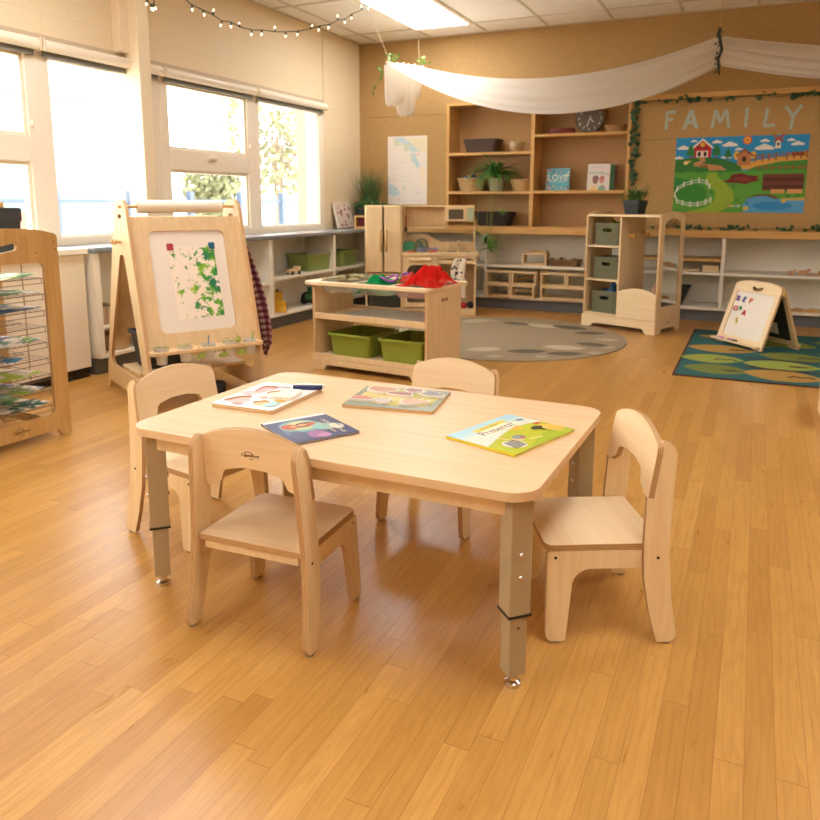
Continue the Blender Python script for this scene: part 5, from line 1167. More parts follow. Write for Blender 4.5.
def art_map(a, w, h):
    S = lambda x, y: (x * w - w / 2, y * h - h / 2)
    def add(pts, c): a.add([S(*p) for p in pts], c)
    add([(.01, .005), (.99, .005), (.99, .995), (.01, .995)], (236, 226, 214))
    add([(.40, .96), (.98, .98), (.97, .76), (.84, .76), (.62, .88)], (234, 224, 190)); add([(.12, .985), (.40, .985), (.62, .88), (.84, .76), (.56, .78), (.54, .87), (.34, .90)], (196, 214, 216))
    add([(.16, .96), (.30, .93), (.30, .88), (.54, .88), (.54, .78), (.42, .78), (.42, .86), (.16, .87)], (206, 214, 184)); add([(.58, .75), (.70, .75), (.74, .66), (.83, .58), (.80, .55), (.72, .53), (.70, .60), (.60, .64)], (192, 214, 218))
    add([(.0, .40), (.02, .40), (.02, .30), (.16, .285), (.20, .22), (.30, .20), (.30, .14), (.12, .13), (0, .16)], (192, 214, 220)); add([(.82, .55), (.95, .52), (.96, .25), (.86, .28), (.84, .4)], (240, 224, 196))
    add([(.36, .22), (.42, .28), (.48, .24), (.44, .19)], (214, 220, 192)); add([(.19, .22), (.23, .22), (.23, .255), (.20, .255)], (140, 196, 140))
    for pts in (((.05, .55), (.2, .52), (.25, .60), (.5, .62)), ((.05, .34), (.3, .36), (.6, .34), (.7, .28), (.8, .15)), ((.2, .47), (.45, .40), (.62, .46)), ((.1, .45), (.2, .44)), ((.35, .05), (.6, .06), (.9, .04))): a.line([S(*p) for p in pts], .004, (206, 200, 196))
    for x in range(6): a.line([S(.55 + x * .07, .96), S(.60 + x * .06, .82)], .003, (214, 206, 170))
    for x, y, c in ((.3, .07, (236, 204, 196)), (.78, .73, (238, 200, 190)), (.62, .70, (236, 220, 170)), (.84, .06, (236, 206, 200)), (.74, .17, (230, 214, 224))): a.ell(*S(x, y), .018, .014, c)
flat_print('wall_map', 'pale road map pinned on the cork wall above the toy fridge', 'map', -3.66, -3.20, 1.05, 1.765, Y_C - .0018, art_map, PRINTM, 0)
LM_ = plain('grey_green_paper', (172, 184, 168), .7)
strokes = {'F': [((0, 0), (.01, 1)), ((.0, .96), (.5, .99)), ((.02, .55), (.36, .57))], 'A': [((-.05, 0), (.28, 1)), ((.28, 1), (.62, 0)), ((.1, .36), (.48, .36))], 'M': [((0, 0), (.14, 1)), ((.14, 1), (.40, .30)), ((.40, .30), (.66, 1)), ((.66, 1), (.85, .03))],
           'I': [((0, 0), (.03, 1))], 'L': [((0, 0), (.10, 1)), ((-.02, .03), (.52, .08))], 'Y': [((.24, 0), (.30, .55)), ((.30, .55), (-.02, 1)), ((.30, .55), (.62, 1.02))]}
for ch, x, z, h, lb in (('F', -.812, 1.735, .155, 'first, at the left end'), ('A', -.65, 1.732, .165, 'second, above the barn of the poster'), ('M', -.42, 1.727, .165, 'third'), ('I', -.146, 1.732, .165, 'fourth, a single upright stroke'), ('L', .005, 1.728, .158, 'fifth'), ('Y', .165, 1.70, .195, 'last, at the right end')):
    b = MB(); wd_ = .026 if ch != 'A' else .032
    for k, ((x0, z0), (x1, z1)) in enumerate(strokes[ch]):
        p = Vector((x0 * h, z0 * h)); q = Vector((x1 * h, z1 * h)); d = (q - p).normalized(); n = Vector((-d.y, d.x)) * wd_ / 2
        b.prism([tuple(p - n), tuple(q - n), tuple(q + n), tuple(p + n)], .0 + k * .0003, .003 + k * .0003, XZ(.0006))
    o = b.build('paper_letter', LM_, loc=(x, Y_C, z)); tag(o, 'grey paper letter %s of the cork board word, %s' % (ch, lb), 'letter', 'paper letters spelling FAMILY')

# ------------------------------------------------------------------ ivy garlands
def ivy_leaf(b, p, s, rot, tilt, roll):
    pts = [(0, 0), (.28, -.12), (.55, .05), (.40, .28), (.62, .52), (.26, .52), (0, 1.0), (-.26, .52), (-.62, .52), (-.40, .28), (-.55, .05), (-.28, -.12)]
    m = Matrix.Translation(Vector(p)) @ Matrix.Rotation(roll, 4, 'Z') @ Matrix.Rotation(R(90) + tilt, 4, 'X') @ Matrix.Rotation(rot, 4, 'Z')
    mid = [b.b.verts.new(m @ Vector((0, y * s, .06 * s))) for y in (0, .5, 1.0)]
    R_ = [b.b.verts.new(m @ Vector((x * s, y * s, -.05 * s * abs(x)))) for x, y in pts[1:6]]; L_ = [b.b.verts.new(m @ Vector((x * s, y * s, -.05 * s * abs(x)))) for x, y in pts[:6:-1]]
    for S_ in (R_, L_):
        f = [mid[0], S_[0], S_[1], S_[2], mid[1]]; g2 = [mid[1], S_[2], S_[3], S_[4], mid[2]]
        if S_ is L_: f = f[::-1]; g2 = g2[::-1]
        b._f(f); b._f(g2)
def garland(label, pts, n, seed, spread=.03, s=(.022, .036), drop=None):
    rnd = random.Random(seed); o0 = Vector(pts[0]); t = thing('ivy_garland', label, 'garland', o0)
    P = [Vector(p) - o0 for p in pts]; st = MB(); st.tube(P, .003, 6); 
    lf = MB(); L = [0]
    for a, b in zip(P, P[1:]): L.append(L[-1] + (b - a).length)
    def at(d):
        for i in range(len(P) - 1):
            if d <= L[i + 1]: return P[i].lerp(P[i + 1], (d - L[i]) / max(1e-6, L[i + 1] - L[i]))
        return P[-1]
    for k in range(n):
        p = at(L[-1] * rnd.random() if not drop else L[-1] * min(.999, max(0, rnd.choice(drop) + rnd.gauss(0, .018)))) + Vector((rnd.gauss(0, spread * .5), -rnd.uniform(.004, .022), rnd.gauss(0, spread)))
        ivy_leaf(lf, p, rnd.uniform(*s), rnd.uniform(0, 6.28), rnd.uniform(-.5, .5), rnd.uniform(-.5, .5))
    st.build('stem', plain('ivy_stem', (70, 72, 44), .7) if 'ivy_stem' not in bpy.data.materials else bpy.data.materials['ivy_stem'], t, smooth=60); lf.build('leaves', IVY, t); return t
rn = random.Random(5)
garland('ivy garland along the top edge of the cork board', [(-1.09, 7.40, 1.985)] + [(-1.0 + .1 * k, 7.405, 1.985 + rn.uniform(-.012, .012)) for k in range(24)], 75, 1, .012, (.028, .042), [.01, .05, .12, .16, .2, .215, .27, .32, .42, .46, .54, .57, .60, .70, .76, .8, .9, .95])
garland('ivy garland hanging down the left edge of the cork board', [(-1.085 + rn.uniform(-.012, .012), 7.405, 1.97 - .07 * k) for k in range(11)], 60, 2, .03, (.03, .048))
garland('ivy garland lying along the wooden wall ledge', [(-1.05 + .1 * k, 7.36, .845 + rn.uniform(-.002, .014)) for k in range(24)], 70, 3, .016, (.03, .044), [.02, .1, .14, .19, .24, .26, .33, .36, .43, .47, .55, .6, .66, .7, .77, .8, .9])

# ------------------------------------------------------------------ bookcase contents
WICK = weave_mat('dark_wicker', (58, 42, 36), (96, 74, 64), 38)
WICKB = weave_mat('black_wicker', (40, 32, 30), (68, 56, 50), 38)
WICKL = weave_mat('natural_wicker', (224, 190, 136), (186, 146, 94), 55)
b = tapered_bin('basket', WICK, (-2.62, 7.54, 1.576), 0, .30, .20, .365, .25, .135, 'dark brown woven basket on the top left bookcase shelf', 'basket', rim=False, th=.008)
b = tapered_bin('basket', WICKB, (-2.475, 7.535, .8345), 0, .31, .19, .40, .24, .145, 'near-black woven basket on the bottom left bookcase shelf', 'basket', rim=False, th=.008)
t = thing('planter_bowl', 'round clay bowl with a small sprout on the top left bookcase shelf', 'bowl', (-2.26, 7.52, 1.5755))
MB().lathe([(0, 0), (.045, 0), (.072, .04), (.082, .085), (.078, .10), (.072, .10), (.074, .085), (.06, .075), (0, .075)], 28).build('bowl_body', plain('celadon_clay', (176, 156, 120), .4, var=.12, scale=14), t, smooth=50)
b = MB(); random.seed(2)
for k in range(7): blade(b, (random.uniform(-.05, .02), 0, .076), random.uniform(0, 6.28), random.uniform(.05, .085), random.uniform(.9, 1.5), .9, .012)
b.build('sprout', LEAFY, t, smooth=60)
def round_basket(label, loc, r0, r1, h, name='basket', mat=None, nf=20, group=None):
    t = thing(name, label, 'basket', loc, 0, group)
    MB().lathe([(0, 0), (r0, 0), (r0 * .4 + r1 * .6, h * .55), (r1, h), (r1 + .006, h + .006), (r1 - .006, h + .004), (r0 * .4 + r1 * .6 - .01, h * .5), (r0 - .008, .006), (0, .006)], 60, None, flute=.022, nf=nf).build('basket_body', mat or WICKL, t, smooth=60); 
    MB().tube([(r1 * math.cos(a), r1 * math.sin(a), h + .002) for a in [2 * PI * k / 40 for k in range(40)]], .008, 8, closed=True).build('braided_rim', mat or WICKL, t, smooth=60)
    return t
round_basket('round natural wicker basket of coloured pieces, left of the spider plant', (-2.725, 7.53, 1.187), .115, .160, .125)
PC = [(196, 160, 110), (60, 130, 190), (90, 150, 196), (210, 180, 130), (40, 110, 170), (220, 196, 150), (70, 140, 190), (190, 150, 100)]
random.seed(9)
for k in range(12):
    a = random.uniform(0, 6.28); r = random.uniform(0, .10); o = MB().prism(rrect(-.03, .03, -.018, .018, .006), 0, .014, c=lin(PC[k % 8])).build('toy_block', PRINTM, bevel=.003, loc=(-2.725 + r * math.cos(a), 7.53 + r * math.sin(a) * .8, 1.308 + .007 * (k % 5))); o.rotation_euler = (random.uniform(-.25, .25), random.uniform(-.25, .25), a)
    tag(o, 'small blue or tan toy piece heaped in the round wicker basket', 'toy piece', 'toy pieces in the wicker basket')
round_basket('round natural wicker basket right of the spider plant', (-2.195, 7.53, 1.187), .085, .112, .108)
t = thing('spider_plant', 'large spider plant with trailing plantlets in the middle of the bookcase', 'plant', (-2.452, 7.48, 1.187))
MB().lathe([(0, 0), (.062, 0), (.085, .115), (.088, .118), (.088, .128), (.08, .128), (.077, .112), (0, .11)], 28).build('pot', plain('pale_green_pot', (170, 172, 140), .45, var=.1, scale=10), t, smooth=50)
b = MB(); random.seed(21)
for k in range(90): blade(b, (random.uniform(-.03, .03), random.uniform(-.03, .02), .115), random.choice((random.uniform(0, 6.28), random.uniform(3.3, 6.1))), random.uniform(.24, .46), random.uniform(.7, 1.5), random.uniform(1.5, 2.9), random.uniform(.014, .022), 10, ymax=.195)
b.build('foliage', plain('spider_plant_leaf', (70, 134, 54), .45, var=.4, scale=20), t, smooth=60)
for k, (x, z, ln) in enumerate(((-.235, -.24, .05), (.13, -.20, .05), (-.02, -.46, .06), (.03, -.52, .09), (.01, -.58, .10), (-.12, -.42, .06))):
    rn = MB(); rn.tube([(.0, -.06, .13), (x * .5, -.13, .16), (x * .9, -.15, .05), (x, -.16 if z > -.3 else -.21, z * .5), (x, -.16 if z > -.3 else -.235, z)], .0022, 6); rn.build('runner', LEAFY, t, smooth=60)
    b = MB(); random.seed(60 + k); y = -.16 if z > -.3 else -.235
    for q in range(12 if ln < .08 else 22): blade(b, (x, y, z), random.uniform(0, 6.28), random.uniform(ln, ln * 1.7), random.uniform(-.4, 1.0), random.uniform(.6, 1.6), .020)
    b.build('plantlet', plain('plantlet_leaf', (112, 172, 66), .5, var=.3) if 'plantlet_leaf' not in bpy.data.materials else bpy.data.materials['plantlet_leaf'], t, smooth=60)
# right bay
t = thing('wall_clock', 'dark round clock with pale numerals leaning on the top right bookcase shelf', 'clock', (-1.545, 7.60, 1.8765))
ck = frame_m((0, 0, 0), (1, 0, 0), (0, .22, .975))
MB().lathe([(0, 0), (.14, 0), (.14, .018), (.135, .022), (.131, .018), (0, .018)], 48, ck).build('clock_case', plain('slate_clock', (96, 84, 70), .5, var=.35, scale=9), t, smooth=40)
for n in range(1, 13):
    a = R(90 - 30 * n); MB().text(str(n), .036, ck @ Matrix.Translation((.106 * math.cos(a), .106 * math.sin(a), .0186)), .0003).build('numeral', PAPER, t)
for nm, a, L, w in (('minute_hand', R(-105), .085, .007), ('hour_hand', R(-42), .055, .008)):
    MB().prism([(0, -w / 2), (L, -w / 2.6), (L, w / 2.6), (0, w / 2)], .0195, .021, ck @ Matrix.Rotation(a, 4, 'Z')).build(nm, PAPER, t)
MB().prism([(0, -.003), (.03, -.003), (.03, .003), (0, .003)], .0192, .0198, ck @ Matrix.Rotation(R(75), 4, 'Z')).build('hand_tail', PAPER, t)
t = thing('basket', 'flat dull red woven basket left of the clock', 'basket', (-1.80, 7.54, 1.7355))
b = MB()
for k in range(5): b.tube([((.115 - .002 * k) * math.cos(a) * 1.08, .08 * math.sin(a), .008 + .0105 * k) for a in [2 * PI * q / 36 for q in range(36)]], .0065, 8, closed=True)
b.build('coiled_wall', plain('dull_red_weave', (128, 62, 60), .8, var=.25, scale=60), t, smooth=60)
MB().prism(ell(0, 0, .12, .078, 36), .001, .006).build('basket_base', plain('dull_red_base', (116, 56, 54), .8), t)
t = thing('basket', 'coiled straw basket right of the clock', 'basket', (-1.285, 7.54, 1.7355))
b = MB()
for k in range(6): b.tube([((.086 + .0025 * k) * math.cos(a), (.075 + .002 * k) * math.sin(a), .007 + .0115 * k) for a in [2 * PI * q / 36 for q in range(36)]], .0075, 8, closed=True)
b.build('coiled_wall', plain('straw_coil', (170, 128, 82), .8, var=.3, scale=45), t, smooth=60)
MB().prism(ell(0, 0, .085, .074, 36), .001, .006).build('basket_base', plain('straw_base', (160, 120, 78), .8), t)
def stand_book(label, x, z, w, h, spine, artf, y=7.52, lean=.16, rz=0, th=.012):
    t = thing('picture_book', label, 'book', (x, y, z), rz)
    m = frame_m((0, 0, 0), (1, 0, 0), (0, lean, 1))
    MB().box(-w / 2, w / 2, .0, h, -th, -th + .0015, m).box(-w / 2, w / 2, 0, h, -.0015, 0, m).box(-w / 2, -w / 2 + .0015, 0, h, -th, 0, m).build('cover', spine, t)
    MB().box(-w / 2 + .0015, w / 2 - .003, .002, h - .003, -th + .0015, -.0015, m).build('pages', PAPER, t)
    a = Art(m @ Matrix.Translation((0, h / 2, .00008)), .00003); artf(a, w, h); a.mb.build('cover_print', PRINT, t); return t
def art_love(a, w, h):
    a.rect(-w / 2, -h / 2, w / 2, h / 2, (92, 172, 184)); rnd = random.Random(4)
    for k in range(46):
        e = rnd.choice('tblr'); u = rnd.uniform(-.48, .48); v = rnd.uniform(.30, .47)
        x, y = {'t': (u, v), 'b': (u, -v), 'l': (-.44 + rnd.uniform(0, .05), u), 'r': (.40 + rnd.uniform(0, .05), u)}[e]
        a.ell(x * w, y * h, w * rnd.uniform(.02, .045), h * rnd.uniform(.02, .05), rnd.choice(((226, 110, 90), (240, 190, 90), (60, 90, 130), (236, 216, 190), (120, 60, 70), (200, 90, 120))), rnd.uniform(0, 3), 8)
    a.text('LOVE', .082, 0, h * .07, (244, 232, 206), spacing=1.05); a.text('makes a family', .026, 0, -h * .09, (226, 226, 206))
stand_book('turquoise picture book reading LOVE on the right bookcase shelf', -1.83, 1.1905, .232, .222, plain('turquoise_cover', (92, 172, 184), .4), art_love)
def art_two(a, w, h):
    a.rect(-w / 2, -h / 2, w / 2, h / 2, (228, 216, 206)); a.text('Welcome', .038, -w * .12, h * .17, (120, 170, 150), .08, .2); a.text('Home', .038, w * .26, h * .13, (120, 170, 150), -.15, .2)
    a.rect(-w * .25, h * .36, w * .25, h * .40, (206, 200, 196))
    a.ell(-w * .12, -h * .06, w * .14, h * .12, (60, 66, 76)); a.ell(-w * .13, -h * .12, w * .12, h * .14, (150, 104, 86)); a.ell(w * .16, -h * .10, w * .12, h * .13, (206, 140, 120)); a.ell(w * .17, -h * .02, w * .11, h * .07, (196, 120, 104))
    a.add([(-w * .40, -h / 2), (-w * .36, -h * .36), (-w * .2, -h * .30), (0, -h * .34), (w * .02, -h / 2)], (238, 206, 150)); a.add([(w * .02, -h / 2), (w * .06, -h * .34), (w * .2, -h * .28), (w * .34, -h * .36), (w * .36, -h / 2)], (120, 186, 160)); a.ell(w * .24, -h * .38, w * .05, h * .08, (206, 140, 120), .5)
stand_book('white picture book with two drawn faces on the right bookcase shelf', -1.43, 1.1905, .215, .258, PAPER, art_two)
stand_book('green picture book peeking out behind the white two-faces book', -1.395, 1.1905, .215, .25, plain('green_cover', (64, 130, 80), .5), lambda a, w, h: a.rect(-w / 2, -h / 2, w / 2, h / 2, (64, 130, 80)), y=7.56)
stand_book('brown picture book at the back of the leaning books', -1.375, 1.1905, .215, .245, plain('brown_cover', (136, 82, 62), .5), lambda a, w, h: a.rect(-w / 2, -h / 2, w / 2, h / 2, (136, 82, 62)), y=7.60)

# ------------------------------------------------------------------ white back shelf contents
def block_frame(label, x, y, z, w, h, d=.14, rz=0, rungs=0, grp='hollow wooden frames on the white shelves'):
    t = thing('hollow_frame', label, 'wooden frame', (x, y, z), rz, grp)
    MB().prism(rrect(-w / 2, w / 2, 0, h, .004), 0, d, XZ(), holes=[rrect(-w / 2 + .018, w / 2 - .018, .018, h - .018, .003)[::-1]]).build('frame_body', [SHELFWOOD if rungs else BIRCH], t, bevel=.002); return t
SZ1, SZ2 = .4505, .1315
block_frame('hollow wooden frame standing on the middle white shelf', -1.995, 7.48, SZ1, .25, .125)
tag(MB().box(-.085, .085, -.05, .05, 0, .018).build('wooden_slab', BIRCH_D, bevel=.004, loc=(-1.965, 7.42, SZ1 + .1255)), 'flat wooden slab lying on top of the hollow frame', 'wooden block')
b = tapered_bin('basket', weave_mat('brown_tray_weave', (112, 82, 50), (146, 110, 70), 50), (-1.70, 7.43, SZ1), 0, .27, .16, .32, .19, .065, 'shallow brown woven basket of small pieces on the middle white shelf', 'basket', rim=False, th=.006)
random.seed(14)
for k in range(12):
    o = MB().ball((0, 0, 0), random.uniform(.013, .022), 8, 0, lin(random.choice(((190, 150, 100), (70, 80, 90), (206, 170, 120), (120, 90, 60), (210, 200, 180))))).build('loose_part', PRINTM, smooth=60, loc=(-1.70 + random.uniform(-.11, .12), 7.43 + random.uniform(-.055, .055), SZ1 + .058 + random.uniform(0, .012)))
    tag(o, 'small rounded wooden or dark piece in the shallow brown basket', 'loose part', 'loose parts in the brown basket')
for x, z, w, h, lb in ((-2.325, SZ2 + .1275, .258, .135, 'hollow frame at the left end of the lower white shelf, upper row'), (-2.062, SZ2 + .1275, .252, .135, 'hollow frame with crossed sticks in the upper row'), (-2.33, SZ2, .25, .1270, 'hollow frame at the left end of the lower white shelf, bottom row'),
                       (-2.075, SZ2, .245, .1270, 'hollow frame below the one holding crossed sticks'), (-1.765, SZ2 + .1275, .25, .135, 'hollow frame in the upper row right of the gap'), (-1.508, SZ2 + .1275, .25, .135, 'hollow frame in the upper row beside the dress-up unit'), (-1.64, SZ2, .50, .1270, 'long hollow frame in the bottom row right of the gap')):
    block_frame(lb, x, 7.36, z, w, h)
for k, (z, x0, x1, z1) in enumerate(((.03, -.10, .09, .085), (.085, -.08, .10, .04), (.045, -.02, .105, .06))):
    o = MB().tube([(x0, 0, z + .018), (x1, 0, z1)], .009, 8).build('wooden_stick', SHELFWOOD, smooth=50, loc=(-2.062, 7.37 + .022 * k, SZ2 + .1275)); tag(o, 'wooden stick lying crossed inside a hollow frame', 'stick', 'sticks in the hollow frame')
block_frame('thin rectangular frame lying in front on the bottom row', -2.10, 7.335, SZ2, .27, .075, .02)
tag(MB().box(-.07, .07, -.06, .06, 0, .06).build('wooden_box', BIRCH, bevel=.003, loc=(-.345, 7.42, SZ1)), 'plain wooden box on the white shelf right of the mirror', 'box')
tag(MB().box(-.10, .10, -.06, .06, 0, .018).build('wooden_tray', BIRCH, bevel=.003, loc=(-.545, 7.42, SZ1)), 'flat wooden tray on the white shelf beside the wooden box', 'tray')
t2 = tapered_bin('storage_bin', DARKG, (-.66, 7.45, SZ2), 0, .16, .18, .30, .24, .175, 'black flared bin on the low white shelf right of the mirror', 'bin', rim=False)
WT = plain('toy_wood', (190, 140, 92), .5, var=.15, scale=20)
def wooden_animal(label, x, y, z, s, rz=0):
    t = thing('wooden_animal', label, 'wooden toy', (x, y, z), rz)
    MB().prism(rpoly([(-.05 * s, 0), (-.032 * s, 0), (-.026 * s, .022 * s), (.02 * s, .022 * s), (.026 * s, 0), (.044 * s, 0), (.044 * s, .04 * s), (.07 * s, .055 * s), (.068 * s, .075 * s), (.045 * s, .078 * s), (.02 * s, .055 * s), (-.04 * s, .055 * s), (-.055 * s, .04 * s)], .005), -.012, .012, XZ()).build('animal_body', WT, t, bevel=.004); return t
wooden_animal('small curved wooden toy at left among toys on the far right shelf', .31, 7.36, SZ1, .62)
wooden_animal('wooden toy with dark back in the middle of the far right shelf', .41, 7.36, SZ1, .75)
tag(MB().tube([(-.05, 0, .009), (.05, 0, .009)], .009, 10).build('wooden_stick', WT, smooth=50, loc=(.475, 7.34, SZ1)), 'short wooden stick lying beside the toys on the far right shelf', 'stick')
tag(MB().ball((0, 0, .026), .026, 14).build('wooden_ball', WT, smooth=60, loc=(.545, 7.34, SZ1)), 'wooden ball at the right edge of the far right shelf', 'ball')
for k, (x, L, c) in enumerate(((.38, .11, WT), (.50, .12, SHELFWOOD), (.60, .09, WT))):
    o = MB().prism(rpoly([(-L / 2, 0), (L / 2, 0), (L / 2, .02), (0, .03), (-L / 2, .018)], .006), -.03, .03, XZ()).build('wooden_plank', c, bevel=.003, loc=(x, 7.34, SZ2)); tag(o, 'short wooden piece lying on the low shelf behind the low easel', 'wooden block', 'wooden pieces behind the low easel')
for k, x in enumerate((-.78, -.72, -.66)): wooden_animal('small wooden animal standing on the white shelf behind the mirror unit', x, 7.36, SZ1, .8, .3)['group'] = 'wooden animals behind the dress-up unit'

# ------------------------------------------------------------------ window shelf contents
b = tapered_bin('storage_tub', LIME2, (-3.835, 6.08, .4395), R(90), .36, .235, .395, .265, .155, 'green tub on the window shelf nearest the middle', 'tub')
b = tapered_bin('storage_tub', LIME2, (-3.835, 6.64, .4395), R(90), .30, .235, .335, .265, .155, 'green tub on the window shelf next to the toy fridge', 'tub')
def wheels(t, pts, r, w, mat):
    for x, y in pts: MB().lathe([(0, -w / 2), (r * .8, -w / 2), (r, -w / 4), (r, w / 4), (r * .8, w / 2), (0, w / 2)], 18, frame_m((x, y, r), (0, 0, 1), (0, 1, 0))).build('wheel', mat, t, smooth=40)
t = thing('toy_truck', 'small plain wooden toy truck on the window shelf beside the green tub', 'toy truck', (-3.715, 5.62, .4395), R(75))
MB().box(-.065, .065, -.03, .03, .015, .035).box(.015, .065, -.028, .028, .035, .07).box(-.065, .01, -.03, .03, .035, .05).build('truck_body', BIRCH, t, bevel=.004); wheels(t, [(-.04, -.034), (.04, -.034), (-.04, .034), (.04, .034)], .017, .014, DARKG)
t = thing('toy_bulldozer', 'yellow toy bulldozer with black tracks on the bottom window shelf', 'toy bulldozer', (-3.765, 5.43, .1305), R(-60))
YEL = plain('yellow_plastic', (226, 172, 30), .4)
MB().prism(rpoly([(-.11, .04), (.07, .04), (.07, .09), (.02, .10), (-.0, .10), (-.01, .165), (-.09, .165), (-.11, .10)], .01), -.045, .045, XZ(), holes=[rrect(-.085, -.03, .105, .15, .008)[::-1]]).build('bulldozer_body', YEL, t, bevel=.004)
for s in (-1, 1): MB().prism(rrect(-.115, .06, 0, .055, .027), -.016, .016, XZ(s * .058)).build('track', BLACK, t, bevel=.004)
MB().prism(rpoly([(.085, 0), (.105, .0), (.092, .05), (.105, .10), (.09, .10), (.075, .05)], .006), -.085, .085, XZ()).build('blade', YEL, t, bevel=.002)
MB().tube([(-.06, 0, .165), (-.06, 0, .185)], .008, 8).build('exhaust', BLACK, t)
t = thing('toy_tractor', 'green toy tractor with yellow hubs on the bottom window shelf', 'toy tractor', (-3.775, 5.99, .1305), R(-70))
MB().prism(rpoly([(-.08, .045), (.10, .045), (.10, .095), (.0, .10), (-.015, .15), (-.075, .15), (-.085, .09)], .008), -.03, .03, XZ(), holes=[rrect(-.065, -.022, .10, .138, .006)[::-1]]).build('tractor_body', plain('tractor_green', (40, 96, 50), .4), t, bevel=.004)
wheels(t, [(-.055, -.05), (-.055, .05)], .052, .035, BLACK); wheels(t, [(.075, -.045), (.075, .045)], .034, .025, BLACK)
for x, s, r in ((-.055, -.069, .024), (-.055, .069, .024), (.075, -.059, .016), (.075, .059, .016)): MB().cyl(r, -.003, .003, 14, frame_m((x, s, .052 if x < 0 else .034), (0, 0, 1), (0, 1, 0))).build('hub', YEL, t)
for k in range(7):
    y = 3.43 + .023 * k; o = MB().box(-.09, .09, -.0105, .0105, 0, .118 - .004 * (k % 3), c=lin(((196, 168, 132), (170, 140, 106), (206, 184, 150), (150, 122, 92))[k % 4])).build('binder', PRINTM, bevel=.002, loc=(-3.775, y, .3105)); tag(o, 'tan narrow book standing in the row behind the easel legs', 'book', 'narrow books behind the easel')
round_basket('wicker basket with red and blue cloth on the low shelf behind the easel', (-3.77, 3.58, .1305), .085, .105, .095)
for nm, c, dy in (('red', (196, 44, 60), -.03), ('blue', (60, 150, 180), .035)):
    o = heap('cloth', plain(nm + '_cotton', c, .9), (-3.74, 3.58 + dy, .20), .05, .045, .055, 30 + dy * 100, .8, 0, n=18); tag(o, nm + ' cloth bundled in the wicker basket behind the easel', 'cloth')
tapered_bin('basket', WICK, (-3.74, 4.74, .8015), R(80), .10, .08, .115, .095, .04, 'small dark basket on the counter behind the easel', 'basket', rim=False)
o = heap('purple_cloth', plain('mauve_cloth', (110, 96, 140), .9), (-3.74, 4.74, .812), .045, .06, .045, 17, 1.0, 0, n=20); tag(o, 'mauve cloth bundled in the small dark basket on the counter', 'cloth')
t = thing('planter_box', 'dark grey pot on the radiator cover behind the drying rack', 'pot', (-3.82, 2.86, .801)); square_pot(t, .17, .24, DARKG)
tag(MB().box(-.03, .03, -.02, .02, 0, .03).build('wood_scrap', SHELFWOOD, bevel=.003, loc=(-3.82, 2.86, 1.0445)), 'small wooden block on top of the dark grey pot', 'wooden block')
# leaning floral print, grass pot and wooden box in the window corner
def art_floral(a, w, h):
    a.rect(-w / 2, -h / 2, w / 2, h / 2, (232, 218, 200)); rnd = random.Random(8)
    for k in range(30): a.ell(rnd.uniform(-.4, .4) * w, rnd.uniform(-.44, .44) * h, w * rnd.uniform(.02, .055), h * rnd.uniform(.03, .07), rnd.choice(((226, 110, 140), (90, 70, 60), (150, 120, 80), (236, 150, 170), (60, 50, 50))), rnd.uniform(0, 3), 8)
t = thing('floral_canvas', 'white canvas print with pink and brown flowers leaning beside the window', 'picture', (-3.90, 6.93, .8015), R(90))
m = frame_m((0, -.0, .008), (1, 0, 0), (0, .24, 1))
MB().box(-.165, .165, 0, .27, -.02, 0, m).build('canvas', PAPER, t, bevel=.002); a = Art(m @ Matrix.Translation((0, .135, .0002)), .00015); art_floral(a, .325, .265); a.mb.build('canvas_print', PRINTM, t)
t = thing('grass_planter', 'tall dark planter of ornamental grass in the window corner', 'plant', (-3.79, 7.24, .8015))
square_pot(t, .235, .20, NAVY)
def keep_in(b):
    for v in b.b.verts: v.co.x = max(v.co.x, -.195 + .01 * math.sin(v.co.z * 60)); v.co.y = min(v.co.y, .165)
b = MB(); random.seed(31)
for k in range(190): blade(b, (random.uniform(-.07, .07), random.uniform(-.06, .06), .20), random.uniform(0, 6.28), random.uniform(.26, .50), random.uniform(1.15, 1.55), random.uniform(.1, .8), random.uniform(.005, .008), 6)
keep_in(b); b.build('grass', plain('grass_blade', (84, 112, 60), .6, var=.35, scale=20), t, smooth=60)
b = MB()
for k in range(150):
    a = random.uniform(0, 6.28); r = random.uniform(.04, .155); ivy_leaf(b, (r * math.cos(a) * 1.1, min(.10, r * math.sin(a)), .205 + random.uniform(0, .12) * (1.2 - r * 5)), random.uniform(.025, .045), random.uniform(0, 6.28), random.uniform(-1.2, .4), random.uniform(-1, 1))
keep_in(b); b.build('foliage', LEAFD, t)
t = thing('wooden_box', 'small wooden display box with maroon front, on the counter by the grass planter', 'box', (-3.765, 7.04, .8015), R(12))
MB().prism(rrect(-.075, .075, 0, .135, .004), 0, .08, XZ(), holes=[rrect(-.055, .055, .02, .115, .003)[::-1]]).build('box_frame', SHELFWOOD, t, bevel=.002); MB().box(-.056, .056, .02, .03, .018, .117).build('maroon_panel', plain('maroon_panel', (128, 40, 52), .6), t)

